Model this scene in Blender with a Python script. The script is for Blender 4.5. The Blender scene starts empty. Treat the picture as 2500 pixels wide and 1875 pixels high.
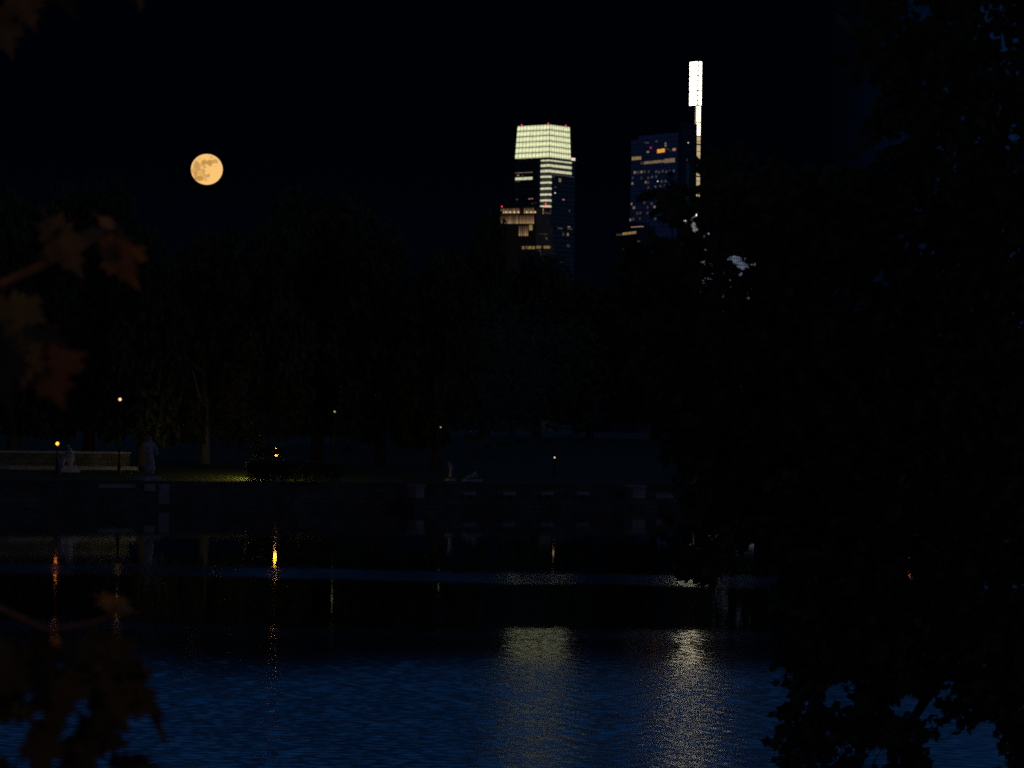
import bpy, bmesh, math, random
import numpy as np
from mathutils import Vector, Matrix, noise

R = math.radians
random.seed(7)
SC = bpy.context.scene
COL = SC.collection

# ------------------------------------------------------------------ camera model
F = 8516.0                       # focal length in pixels of the 2500 px wide photograph
CAM = Vector((0.0, 0.0, 3.76))   # eye height above the river
PITCH, ROLL = R(0.959), R(0.8)
FWD = Vector((0, math.cos(PITCH), math.sin(PITCH)))
_r0 = Vector((1, 0, 0)); _u0 = Vector((0, -math.sin(PITCH), math.cos(PITCH)))
RIGHT = _r0 * math.cos(ROLL) + _u0 * math.sin(ROLL)
UP = _u0 * math.cos(ROLL) - _r0 * math.sin(ROLL)

def ray(px, py):
    return FWD + RIGHT * ((px - 1250) / F) + UP * ((937.5 - py) / F)
def P(px, py, d):
    return CAM + ray(px, py) * d
def hit_plane(px, py, o, n):
    r = ray(px, py)
    return CAM + r * ((o - CAM).dot(n) / r.dot(n))

# ------------------------------------------------------------------ helpers
class MB:
    """collects polygons, then links them as ONE mesh object"""
    def __init__(s): s.v = []; s.f = []; s.c = []
    def face(s, pts, col=None):
        n = len(s.v); s.v += [tuple(p) for p in pts]; s.f.append(tuple(range(n, n + len(pts)))); s.c.append(col)
    def raw(s, v, f, col=None):
        n = len(s.v); s.v += [tuple(p) for p in v]
        for q in f: s.f.append(tuple(n + i for i in q)); s.c.append(col)
    def box(s, x0, x1, y0, y1, z0, z1, m=None, col=None):
        p = [Vector((x, y, z)) for z in (z0, z1) for (x, y) in ((x0, y0), (x1, y0), (x1, y1), (x0, y1))]
        if m is not None: p = [m @ q for q in p]
        s.raw(p, [(0, 3, 2, 1), (4, 5, 6, 7), (0, 1, 5, 4), (1, 2, 6, 5), (2, 3, 7, 6), (3, 0, 4, 7)], col)
    def tube(s, pts, rad, n=8, col=None):
        pts = [Vector(p) for p in pts]; rings = []
        for i, p in enumerate(pts):
            t = (pts[min(i + 1, len(pts) - 1)] - pts[max(i - 1, 0)]).normalized()
            a = t.orthogonal().normalized() if i == 0 else (rings[-1][1] - t * rings[-1][1].dot(t)).normalized()
            b = t.cross(a); r = rad[i] if isinstance(rad, (list, tuple)) else rad
            rings.append(([p + (a * math.cos(k * 2 * math.pi / n) + b * math.sin(k * 2 * math.pi / n)) * r for k in range(n)], a))
        v = [q for rg, _ in rings for q in rg]; f = []
        for i in range(len(pts) - 1):
            for k in range(n):
                f.append((i * n + k, i * n + (k + 1) % n, (i + 1) * n + (k + 1) % n, (i + 1) * n + k))
        f.append(tuple(range(n))[::-1]); f.append(tuple((len(pts) - 1) * n + k for k in range(n)))
        s.raw(v, f, col)
    def lathe(s, prof, c=(0, 0, 0), n=16, col=None):
        c = Vector(c); v = []; f = []
        for (r, z) in prof:
            v += [c + Vector((r * math.cos(k * 2 * math.pi / n), r * math.sin(k * 2 * math.pi / n), z)) for k in range(n)]
        for i in range(len(prof) - 1):
            for k in range(n):
                f.append((i * n + k, i * n + (k + 1) % n, (i + 1) * n + (k + 1) % n, (i + 1) * n + k))
        f.append(tuple(range(n))[::-1]); f.append(tuple((len(prof) - 1) * n + k for k in range(n)))
        s.raw(v, f, col)
    def ball(s, c, r, n=12, col=None):
        rr = r if isinstance(r, (tuple, list)) else (r, r, r); c = Vector(c)
        v = [c + Vector((0, 0, -rr[2]))]; f = []; m = n // 2
        for i in range(1, m):
            a = -math.pi / 2 + math.pi * i / m
            v += [c + Vector((rr[0] * math.cos(a) * math.cos(k * 2 * math.pi / n), rr[1] * math.cos(a) * math.sin(k * 2 * math.pi / n), rr[2] * math.sin(a))) for k in range(n)]
        v.append(c + Vector((0, 0, rr[2]))); top = len(v) - 1
        for k in range(n):
            f.append((0, 1 + (k + 1) % n, 1 + k)); f.append((top, 1 + (m - 2) * n + k, 1 + (m - 2) * n + (k + 1) % n))
            for i in range(m - 2):
                f.append((1 + i * n + k, 1 + i * n + (k + 1) % n, 1 + (i + 1) * n + (k + 1) % n, 1 + (i + 1) * n + k))
        s.raw(v, f, col)
    def mesh(s, name, mat=None, smooth=False):
        me = bpy.data.meshes.new(name); me.from_pydata(s.v, [], s.f)
        if any(c is not None for c in s.c):
            at = me.color_attributes.new('tone', 'FLOAT_COLOR', 'CORNER'); buf = []
            for f, c in zip(s.f, s.c): buf += list((c or (1, 1, 1)) + (1.0,)) * len(f)
            at.data.foreach_set('color', buf)
        if mat: me.materials.append(mat)
        if smooth: me.polygons.foreach_set('use_smooth', [True] * len(me.polygons))
        me.update(); return me
    def build(s, name, mat, parent=None, smooth=False):
        o = bpy.data.objects.new(name, s.mesh(name, mat, smooth)); COL.objects.link(o)
        if parent: o.parent = parent
        return o

def tag(o, label=None, cat=None, group=None, kind=None):
    if label: o['label'] = label
    if cat: o['category'] = cat
    if group: o['group'] = group
    if kind: o['kind'] = kind
    return o
def thing(name, loc, label, cat, group=None, rz=0.0):
    o = bpy.data.objects.new(name, None); COL.objects.link(o)
    o.empty_display_size = 0.5; o.location = loc; o.rotation_euler = (0, 0, rz)
    return tag(o, label, cat, group)

# ------------------------------------------------------------------ materials
def mat(name, col=(.5, .5, .5), rough=.7, **kw):
    m = bpy.data.materials.new(name); m.use_nodes = True
    b = m.node_tree.nodes['Principled BSDF']
    b.inputs['Base Color'].default_value = (*col, 1); b.inputs['Roughness'].default_value = rough
    if 'metal' in kw: b.inputs['Metallic'].default_value = kw['metal']
    if 'spec' in kw: b.inputs['Specular IOR Level'].default_value = kw['spec']
    return m
def nodes(m): return m.node_tree.nodes, m.node_tree.links, m.node_tree.nodes['Principled BSDF']
def noisy(name, c0, c1, scale, rough=.85, bump=0.0, detail=5.0, spec=.3):
    """mottled surface: two real colours mixed by noise"""
    m = mat(name, c0, rough, spec=spec); n, l, b = nodes(m)
    tc = n.new('ShaderNodeTexCoord'); t = n.new('ShaderNodeTexNoise'); t.inputs['Scale'].default_value = scale; t.inputs['Detail'].default_value = detail
    r = n.new('ShaderNodeValToRGB'); r.color_ramp.elements[0].position = .35; r.color_ramp.elements[1].position = .68
    r.color_ramp.elements[0].color = (*c0, 1); r.color_ramp.elements[1].color = (*c1, 1)
    l.new(tc.outputs['Object'], t.inputs['Vector']); l.new(t.outputs['Fac'], r.inputs['Fac']); l.new(r.outputs['Color'], b.inputs['Base Color'])
    if bump:
        bp = n.new('ShaderNodeBump'); bp.inputs['Strength'].default_value = bump; bp.inputs['Distance'].default_value = .05
        l.new(t.outputs['Fac'], bp.inputs['Height']); l.new(bp.outputs['Normal'], b.inputs['Normal'])
    return m
def glow(name, col, s, var=0.0, scale=(1, 1, 1)):
    """emissive surface; var = how unevenly it glows"""
    m = mat(name, (.02, .02, .02), .3); n, l, b = nodes(m)
    b.inputs['Emission Color'].default_value = (*col, 1); b.inputs['Emission Strength'].default_value = s
    if var:
        tc = n.new('ShaderNodeTexCoord'); mp = n.new('ShaderNodeMapping'); mp.inputs['Scale'].default_value = scale
        t = n.new('ShaderNodeTexNoise'); t.inputs['Scale'].default_value = 1; t.inputs['Detail'].default_value = 3
        mr = n.new('ShaderNodeMapRange'); mr.inputs['From Min'].default_value = .3; mr.inputs['From Max'].default_value = .7
        mr.inputs['To Min'].default_value = s * (1 - var); mr.inputs['To Max'].default_value = s * (1 + var)
        l.new(tc.outputs['Object'], mp.inputs['Vector']); l.new(mp.outputs['Vector'], t.inputs['Vector']); l.new(t.outputs['Fac'], mr.inputs['Value'])
        l.new(mr.outputs['Result'], b.inputs['Emission Strength'])
    return m
def tone_glow(name, s):
    m = mat(name, (.02, .02, .02), .3); n, l, b = nodes(m)
    a = n.new('ShaderNodeAttribute'); a.attribute_name = 'tone'
    l.new(a.outputs['Color'], b.inputs['Emission Color']); b.inputs['Emission Strength'].default_value = s
    return m
def facade(name, glass, spandrel, floor_h=4.0, bay=3.0, rough=.25):
    """curtain wall: dark glass with spandrel bands and mullions, from the building's own coordinates"""
    m = mat(name, glass, rough); n, l, b = nodes(m)
    tc = n.new('ShaderNodeTexCoord'); sp = n.new('ShaderNodeSeparateXYZ'); l.new(tc.outputs['Object'], sp.inputs['Vector'])
    def band(sock, size, w):
        d = n.new('ShaderNodeMath'); d.operation = 'DIVIDE'; d.inputs[1].default_value = size; l.new(sock, d.inputs[0])
        fr = n.new('ShaderNodeMath'); fr.operation = 'FRACT'; l.new(d.outputs[0], fr.inputs[0])
        lt = n.new('ShaderNodeMath'); lt.operation = 'LESS_THAN'; lt.inputs[1].default_value = w; l.new(fr.outputs[0], lt.inputs[0])
        return lt.outputs[0]
    ad = n.new('ShaderNodeMath'); l.new(sp.outputs['X'], ad.inputs[0]); l.new(sp.outputs['Y'], ad.inputs[1])
    mx = n.new('ShaderNodeMath'); mx.operation = 'MAXIMUM'
    l.new(band(sp.outputs['Z'], floor_h, .3), mx.inputs[0]); l.new(band(ad.outputs[0], bay, .14), mx.inputs[1])
    mi = n.new('ShaderNodeMix'); mi.data_type = 'RGBA'; mi.inputs['A'].default_value = (*glass, 1); mi.inputs['B'].default_value = (*spandrel, 1)
    l.new(mx.outputs[0], mi.inputs['Factor']); l.new(mi.outputs['Result'], b.inputs['Base Color'])
    return m
def leaf_mat(name, c0, c1, trans=.35, rough=.55, attr=False):
    m = mat(name, c0, rough, spec=.25); n, l, b = nodes(m); out = n['Material Output']
    if attr:
        a = n.new('ShaderNodeAttribute'); a.attribute_name = 'tone'; src = a.outputs['Color']
        tc = n.new('ShaderNodeTexCoord'); t = n.new('ShaderNodeTexNoise'); t.inputs['Scale'].default_value = 45
        mr = n.new('ShaderNodeMapRange'); mr.inputs['To Min'].default_value = .45; mr.inputs['To Max'].default_value = 1.5
        vm = n.new('ShaderNodeVectorMath'); vm.operation = 'SCALE'
        l.new(tc.outputs['Object'], t.inputs['Vector']); l.new(t.outputs['Fac'], mr.inputs['Value'])
        l.new(src, vm.inputs[0]); l.new(mr.outputs['Result'], vm.inputs['Scale']); src = vm.outputs['Vector']
    else:
        tc = n.new('ShaderNodeTexCoord'); t = n.new('ShaderNodeTexNoise'); t.inputs['Scale'].default_value = .5; t.inputs['Detail'].default_value = 4
        r = n.new('ShaderNodeValToRGB'); r.color_ramp.elements[0].position = .38; r.color_ramp.elements[1].position = .64
        r.color_ramp.elements[0].color = (*c0, 1); r.color_ramp.elements[1].color = (*c1, 1)
        l.new(tc.outputs['Object'], t.inputs['Vector']); l.new(t.outputs['Fac'], r.inputs['Fac']); src = r.outputs['Color']
    l.new(src, b.inputs['Base Color'])
    tr = n.new('ShaderNodeBsdfTranslucent'); l.new(src, tr.inputs['Color'])
    mx = n.new('ShaderNodeMixShader'); mx.inputs['Fac'].default_value = trans
    l.new(b.outputs['BSDF'], mx.inputs[1]); l.new(tr.outputs['BSDF'], mx.inputs[2]); l.new(mx.outputs['Shader'], out.inputs['Surface'])
    return m

M_STONE = noisy('pale_stone', (.21, .20, .205), (.31, .30, .305), 1.6, .85, .3)
M_WALL = noisy('wall_stone', (.07, .066, .06), (.14, .13, .12), 1.1, .9, .4)
def jointed(m, sc, c):
    n, l, b = nodes(m); tc = n.new('ShaderNodeTexCoord'); mp = n.new('ShaderNodeMapping'); mp.inputs['Rotation'].default_value = (R(90), 0, 0)
    br = n.new('ShaderNodeTexBrick'); br.inputs['Scale'].default_value = sc; br.inputs['Mortar Size'].default_value = .018; br.inputs['Color1'].default_value = (1, 1, 1, 1); br.inputs['Color2'].default_value = (.72, .72, .74, 1); br.inputs['Mortar'].default_value = (.35, .35, .35, 1)
    l.new(tc.outputs['Object'], mp.inputs['Vector']); l.new(mp.outputs['Vector'], br.inputs['Vector'])
    old = b.inputs['Base Color'].links[0].from_socket; mi = n.new('ShaderNodeMix'); mi.data_type = 'RGBA'; mi.blend_type = 'MULTIPLY'; mi.inputs['Factor'].default_value = 1
    l.new(old, mi.inputs['A']); l.new(br.outputs['Color'], mi.inputs['B']); l.new(mi.outputs['Result'], b.inputs['Base Color'])
jointed(M_WALL, .9, 1)
M_STATUE = noisy('statue_stone', (.25, .25, .29), (.38, .38, .42), 3.0, .8, .2)
M_GRASS = noisy('grass', (.017, .038, .007), (.03, .056, .013), .9, .95, .5)
M_EARTH = noisy('earth', (.04, .035, .02), (.08, .07, .04), .8, .95, .4)
M_BARK = noisy('bark', (.06, .05, .04), (.13, .11, .09), 6.0, .9, .6)
M_PALEBARK = noisy('pale_bark', (.12, .11, .10), (.26, .24, .22), 4.0, .9, .5)
M_TWIG = noisy('twig_bark', (.13, .06, .025), (.22, .11, .05), 60.0, .8, .3)
M_IRON = noisy('painted_iron', (.015, .017, .016), (.03, .032, .03), 4.0, .45, .05)
M_LEAF = leaf_mat('leaf_green', (.055, .072, .03), (.105, .118, .055))
M_LEAF2 = leaf_mat('leaf_olive', (.065, .07, .03), (.12, .115, .055))
M_NEAR = leaf_mat('leaf_near', (.03, .04, .014), (.06, .07, .025), .25)
M_FALL = leaf_mat('leaf_autumn', (.2, .1, .03), (.2, .1, .03), .2, attr=True)

# ------------------------------------------------------------------ world, moonlight
w = bpy.data.worlds.new('World'); SC.world = w; w.use_nodes = True
n, l = w.node_tree.nodes, w.node_tree.links
bg = n['Background']
sky = n.new('ShaderNodeTexSky'); sky.sky_type = 'NISHITA'; sky.sun_disc = False
MOON_DIR = ray(505, 413).normalized()
sky.sun_elevation = R(4.0); sky.sun_rotation = R(150)
bw = n.new('ShaderNodeRGBToBW'); l.new(sky.outputs['Color'], bw.inputs['Color'])
tc = n.new('ShaderNodeTexCoord'); sp = n.new('ShaderNodeSeparateXYZ'); l.new(tc.outputs['Generated'], sp.inputs['Vector'])
ev = n.new('ShaderNodeMapRange'); ev.interpolation_type = 'SMOOTHSTEP'       # the night sky pales high overhead, above the city's dark haze
ev.inputs['From Min'].default_value = math.sin(R(7.5)); ev.inputs['From Max'].default_value = math.sin(R(13))
ev.inputs['To Min'].default_value = .0055; ev.inputs['To Max'].default_value = 1.0
l.new(sp.outputs['Z'], ev.inputs['Value'])
az = n.new('ShaderNodeMapRange'); az.interpolation_type = 'SMOOTHSTEP'       # last dusk glow off to the right
az.inputs['From Min'].default_value = .085; az.inputs['From Max'].default_value = .20
az.inputs['To Min'].default_value = 0.0; az.inputs['To Max'].default_value = .28
l.new(sp.outputs['X'], az.inputs['Value'])
ad = n.new('ShaderNodeMath'); ad.use_clamp = True; l.new(ev.outputs[0], ad.inputs[0]); l.new(az.outputs[0], ad.inputs[1])
hz = n.new('ShaderNodeMapRange'); hz.interpolation_type = 'SMOOTHSTEP'      # faint city glow low down
hz.inputs['From Min'].default_value = math.sin(R(2.0)); hz.inputs['From Max'].default_value = math.sin(R(5.0)); hz.inputs['To Min'].default_value = .009; hz.inputs['To Max'].default_value = 0
l.new(sp.outputs['Z'], hz.inputs['Value']); a2 = n.new('ShaderNodeMath'); l.new(ad.outputs[0], a2.inputs[0]); l.new(hz.outputs[0], a2.inputs[1])
ml = n.new('ShaderNodeMath'); ml.operation = 'MULTIPLY'; l.new(a2.outputs[0], ml.inputs[0]); l.new(bw.outputs[0], ml.inputs[1])
vm = n.new('ShaderNodeVectorMath'); vm.operation = 'SCALE'; 
tn = n.new('ShaderNodeMix'); tn.data_type = 'RGBA'; tn.inputs['A'].default_value = (.045, .29, 1, 1); tn.inputs['B'].default_value = (.15, .175, .30, 1)
tm = n.new('ShaderNodeMapRange'); tm.inputs['From Min'].default_value = .35; tm.inputs['From Max'].default_value = .8; l.new(sp.outputs['Z'], tm.inputs['Value']); 
bk = n.new('ShaderNodeMapRange'); bk.interpolation_type = 'SMOOTHSTEP'; bk.inputs['From Min'].default_value = .2; bk.inputs['From Max'].default_value = -.5; bk.inputs['To Min'].default_value = 0; bk.inputs['To Max'].default_value = 1
l.new(sp.outputs['Y'], bk.inputs['Value']); mxx = n.new('ShaderNodeMath'); mxx.operation = 'MAXIMUM'; l.new(tm.outputs[0], mxx.inputs[0]); l.new(bk.outputs[0], mxx.inputs[1])
l.new(mxx.outputs[0], tn.inputs['Factor']); l.new(tn.outputs['Result'], vm.inputs[0])
l.new(ml.outputs[0], vm.inputs['Scale']); l.new(vm.outputs['Vector'], bg.inputs['Color'])
bg.inputs['Strength'].default_value = 0.075

ld = bpy.data.lights.new('moonlight', 'SUN'); ld.energy = .0003; ld.angle = R(.52); ld.color = (1, .82, .55)
lo = bpy.data.objects.new('moonlight', ld); COL.objects.link(lo)
lo.rotation_euler = MOON_DIR.to_track_quat('Z', 'Y').to_euler()

# ------------------------------------------------------------------ moon
def build_moon():
    D = 14000.0; c = P(505, 413.5, D); r = D / F * 38.6
    maria = [(-.56, .17, .25, .30), (-.50, -.02, .22, .20), (-.10, .41, .17, .17), (-.12, .27, .09, .12), (.24, .38, .21, .19), (.30, .24, .12, .10), (.56, .50, .20, .12), (.66, .40, .08, .09),
             (.62, .14, .09, .05), (.33, .74, .10, .08), (-.05, .10, .12, .08), (-.14, -.17, .13, .14), (-.13, 0, .05, .09), (-.42, -.56, .36, .19), (-.66, -.38, .17, .2),
             (.17, -.46, .16, .13), (.0, -.73, .10, .08), (-.05, -.54, .22, .12), (-.84, -.12, .10, .2), (-.40, .66, .12, .07), (-.66, .46, .09, .14), (-.30, -.32, .24, .13), (.07, .38, .12, .11), (-.3, .25, .12, .1), (-.1, -.42, .16, .09), (.45, .42, .14, .12), (-.62, -.14, .16, .16)]
    wt = [.85, .8, .95, .8, 1.1, .9, .75, .6, .5, .6, .7, .7, .5, 1.0, .9, .9, .65, .6, .6, .35, .4, .5, .95, .45, .7, .8, .75]
    nu, nv = 160, 110; mb = MB(); cols = []
    x, y, z = RIGHT, UP, -FWD
    for j in range(nv + 1):
        ph = -math.pi / 2 + math.pi * j / nv
        for i in range(nu):
            a = 2 * math.pi * i / nu
            q = (math.cos(ph) * math.cos(a), math.sin(ph), math.cos(ph) * math.sin(a))
            mb.v.append(tuple((x * q[0] + y * (q[1] * .972) + z * q[2]) * r))
            nz = noise.fractal(Vector(q) * 3.2, 1.0, 2.0, 5); n2 = noise.fractal(Vector(q) * 9 + Vector((3, 1, 7)), 1.0, 2.0, 4)
            dk = 0.0
            for (u, v, a1, b1), ww in zip(maria, wt):
                if q[2] < -.2: break
                e = math.hypot((q[0] - u) / a1, (q[1] - v) / b1) + nz * .45 + n2 * .16
                t = min(1, max(0, (1.25 - e) / .55)); dk = max(dk, ww * t * t * (3 - 2 * t))
            dk = min(1, max(0, dk + n2 * .10 + .04 - .10 * max(0, q[0] * .6 - q[1] * .6)))
            hi, lo_ = (.96, .56, .18), (.55, .285, .075)
            cols.append(tuple(h + (k - h) * dk for h, k in zip(hi, lo_)) + (1.0,))
    for j in range(nv):
        for i in range(nu):
            mb.f.append((j * nu + i, j * nu + (i + 1) % nu, (j + 1) * nu + (i + 1) % nu, (j + 1) * nu + i)); mb.c.append(None)
    me = bpy.data.meshes.new('moon'); me.from_pydata(mb.v, [], mb.f)
    at = me.color_attributes.new('tone', 'FLOAT_COLOR', 'POINT'); at.data.foreach_set('color', [k for cc in cols for k in cc])
    me.materials.append(tone_glow('moon_disc', 1.0)); me.polygons.foreach_set('use_smooth', [True] * len(me.polygons))
    o = bpy.data.objects.new('moon', me); o.location = c; COL.objects.link(o)
    tag(o, 'full orange moon with darker grey-brown patches hanging in the black sky', 'moon')
build_moon()

# ------------------------------------------------------------------ far bank
BN0 = hit_plane(-300, 1241, Vector((0, 0, 0)), Vector((0, 0, 1))); BN1 = hit_plane(2800, 1241, Vector((0, 0, 0)), Vector((0, 0, 1)))
BDIR = (BN1 - BN0).normalized(); BACK = Vector((-BDIR.y, BDIR.x, 0))     # BACK points away from the river
BROT = math.atan2(BDIR.y, BDIR.x)
BM = Matrix.Translation(BN0) @ Matrix.Rotation(BROT, 4, 'Z'); BMI = BM.inverted()
def bank(px, py, back=0.0):
    """point on the vertical plane 'back' metres behind the river wall, in bank coordinates (along, back, z)"""
    return BMI @ hit_plane(px, py, BN0 + BACK * back, BACK)
def bankw(px, py, back=0.0): return hit_plane(px, py, BN0 + BACK * back, BACK)
def dpp(back=0.0): return 205.0 / F
PROF = [(.2, 1.42), (4, 1.52), (9, 1.80), (14, 2.05), (30, 2.4), (60, 3.2), (110, 4.5), (400, 6), (2400, 8), (12000, 8)]
def ground_z(back):
    for (b0, z0), (b1, z1) in zip(PROF, PROF[1:]):
        if back <= b1: return z0 + (z1 - z0) * max(0, back - b0) / (b1 - b0)
    return 8
def build_ground():
    mb = MB(); xs = [-9000, -2000, -500, -150] + list(np.arange(-60, 165, 3.0)) + [250, 600, 2500, 9000]
    bs = [.2, 1.5, 3, 4, 6, 8, 10, 12, 14, 18, 24, 30, 45, 60, 85, 110, 250, 400, 1200, 2400, 12000]
    for b in bs:
        for x in xs:
            z = ground_z(b) + (0.10 * noise.noise(Vector((x * .15, b * .15, 0))) * min(1, b / 4) if b < 120 else 0)
            mb.v.append(tuple(BM @ Vector((x, b, z))))
    m = len(xs)
    for j in range(len(bs) - 1):
        for i in range(m - 1):
            mb.f.append((j * m + i, j * m + i + 1, (j + 1) * m + i + 1, (j + 1) * m + i)); mb.c.append(None)
    tag(mb.build('ground', M_GRASS, smooth=True), 'dark grassy far bank rising behind the river wall', 'ground', kind='structure')
build_ground()

def build_wall():
    root = thing('river_wall', BM @ Vector((60, 0, 0)), 'long low grey stone river wall along the far bank under the dark trees', 'wall', rz=BROT)
    a = MB(); a.box(-420, 420, 0, .5, -.8, 1.30); a.build('wall_face', M_WALL, root)
    a = MB(); a.box(-420, 420, -.06, .56, 1.30, 1.44); a.build('coping', M_WALL, root)
    a = MB(); a.box(-420, 420, -.45, 0, -.8, .07); a.build('ledge', M_WALL, root)
    for (p0, p1, y0, y1) in ((352, 378, 1168, 1199), (388, 412, 1172, 1230), (240, 330, 1174, 1192)):
        c0 = bank(p0, y0, -.1); c1 = bank(p1, y1, -.1)
        a = MB(); a.box(c0.x - 60, c1.x - 60, -.14, -.004, max(c1.z, .09), min(c0.z, 1.285)); a.build('stone_panel', M_STONE, root)
build_wall()

def box_on_bank(name, m, px0, px1, py0, py1, back, depth, label, cat, group=None, cap=None):
    c0 = bank(px0, py0, back); c1 = bank(px1, py1, back)
    cx = (c0.x + c1.x) / 2; wd = abs(c1.x - c0.x); z0, z1 = c1.z, c0.z
    root = thing(name, BM @ Vector((cx, back + depth / 2, z0)), label, cat, group, BROT)
    return root, wd, z1 - z0
# landing with two piers and four benches
def build_landing():
    c0 = bank(1012, 1216, -2.6); c1 = bank(1655, 1216, -2.6)
    L = c1.x - c0.x
    root = thing('landing', BM @ Vector((c0.x, -2.6, 0)), 'dark stone landing at the water carrying four pale benches', 'landing', rz=BROT)
    a = MB(); a.box(0, L, 0, 2.14, -.8, .30); a.build('lower_step', M_WALL, root)
    a = MB(); a.box(.4, L - .4, .5, 2.14, .30, .62); a.build('upper_step', M_WALL, root)
    for i, px in enumerate((1140, 1237, 1330, 1417)):
        b0 = bank(px - 15, 1200, -1.4); b1 = bank(px + 15, 1208, -1.4)
        lab = ['pinkish grey stone bench on the landing, first from the slender statue', 'grey stone bench on the landing, second of four from the slender statue',
               'grey stone bench on the landing, third of four from the slender statue', 'bluish stone bench on the landing, last before the square pier'][i]
        r = thing('stone_bench', BM @ Vector(((b0.x + b1.x) / 2, -1.4, .62)), lab, 'bench', 'stone benches on the landing', BROT)
        wd = (b1.x - b0.x) / 2; t = b0.z - .62
        a = MB(); a.box(-wd, wd, -.28, .28, t - .2, t); a.build('seat', M_STONE, r)
        for s in (-1, 1):
            a = MB(); a.box(s * wd * .7 - .09, s * wd * .7 + .09, -.22, .22, 0, t - .2); a.build('leg', M_WALL, r)
    for (p0, p1, y0, y1, lab) in ((1016, 1040, 1182, 1222, 'grey square stone pier at the end of the landing below the slender statue'),
                                  (1546, 1580, 1184, 1226, 'pale square stone pier with flat cap at the end of the landing')):
        r, wd, ht = box_on_bank('stone_pier', M_STONE, p0, p1, y0, y1, -2.0, .9, lab, 'pier', 'piers of the landing')
        r.location.z = .62; ht = bank((p0 + p1) / 2, y0, -2).z - .62
        a = MB(); a.box(-wd / 2 + .06, wd / 2 - .06, -.36, .36, 0, ht - .16); a.build('shaft', M_STONE, r)
        a = MB(); a.box(-wd / 2, wd / 2, -.42, .42, ht - .16, ht); a.build('cap', M_STONE, r)
    r, wd, ht = box_on_bank('stone_block', M_STONE, 1602, 1643, 1208, 1228, -1.8, .6, 'low grey stone block beside the pale square pier at the water', 'block')
    a = MB(); a.box(-wd / 2, wd / 2, -.3, .3, .62 - r.location.z, ht); a.box(-wd / 2 + .08, wd / 2 - .08, -.22, .22, ht, ht + .08); a.build('block', M_STONE, r)
build_landing()

def build_terrace():
    c0 = bank(-60, 1100, 12); c1 = bank(318, 1100, 12)
    L = c1.x - c0.x; z0 = ground_z(12.5) - .3
    root = thing('terrace_wall', BM @ Vector((c0.x, 12, z0)), 'low pale terrace wall on the lawn beside the orange lamp and seated statue', 'wall', rz=BROT)
    zt = bank(200, 1102, 12).z - z0
    a = MB(); a.box(0, L, 0, .4, 0, zt - .12); a.build('wall_face', M_WALL, root)
    a = MB(); a.box(-.05, L + .05, -.07, .47, zt - .12, zt); a.build('coping', M_STONE, root)
    a = MB(); a.box(0, L, -.9, 0, 0, .42); a.build('step', M_STONE, root)
build_terrace()

def skin_figure(name, verts, edges, radii, mt, parent, sub=2):
    me = bpy.data.meshes.new(name); me.from_pydata(verts, edges, []); o = bpy.data.objects.new(name, me); COL.objects.link(o); o.parent = parent
    sk = o.modifiers.new('skin', 'SKIN'); sk.use_smooth_shade = True
    for i, sv in enumerate(me.skin_vertices[0].data):
        sv.radius = radii[i] if isinstance(radii[i], tuple) else (radii[i], radii[i]); sv.use_root = (i == 0)
    s = o.modifiers.new('sub', 'SUBSURF'); s.levels = sub; s.render_levels = sub
    me.materials.append(mt); return o
def standing_statue(px, pytop, pyfoot, back, label, arm_up=False, plinth=.5):
    c = bank(px, pyfoot, back); top = bank(px, pytop, back).z
    gz = ground_z(back) if back > 0 else 1.44
    H = top - c.z
    root = thing('statue', BM @ Vector((c.x, back, gz)), label, 'statue', None, BROT)
    ph = max(.12, c.z - gz)
    a = MB(); a.box(-.30 * H, .30 * H, -.25 * H, .25 * H, -.1, ph * .35); a.box(-.22 * H, .22 * H, -.2 * H, .2 * H, ph * .35, ph); a.build('plinth', M_STATUE, root)
    k = H / 1.80; z = ph
    v = [(0, 0, .95), (0, 0, 1.2), (0, 0, 1.42), (0, -.02, 1.52), (0, -.02, 1.66), (0, -.02, 1.74), (.2, 0, 1.40), (.30, -.05, 1.12), (.26, -.14, .90), (-.2, 0, 1.40),
         (-.32, -.04, 1.62) if arm_up else (-.29, -.05, 1.12), (-.22, -.1, 1.86) if arm_up else (-.16, -.2, 1.0), (.02, 0, .5), (.02, .02, .04)]
    v = [(x * k, y * k, z + q * k) for x, y, q in v]
    e = [(0, 1), (1, 2), (2, 3), (3, 4), (4, 5), (2, 6), (6, 7), (7, 8), (2, 9), (9, 10), (10, 11), (0, 12), (12, 13)]
    rd = [(.19 * k, .16 * k), (.17 * k, .13 * k), (.2 * k, .13 * k), .07 * k, .105 * k, .07 * k, .08 * k, .06 * k, .045 * k, .08 * k, .06 * k, .045 * k, (.22 * k, .2 * k), (.27 * k, .25 * k)]
    skin_figure('figure', v, e, rd, M_STATUE, root)
    return root
standing_statue(365, 1062, 1163, 2.0, 'tall pale statue of a robed figure on a plinth by the lit lawn')
standing_statue(1100, 1127, 1168, 2.5, 'slender pale statue of a standing figure on the far bank, in front of dark trees', arm_up=True)
standing_statue(1691, 1160, 1184, 3.5, 'small pale statue on the far bank, farthest along the wall toward the overhanging tree')

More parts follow.
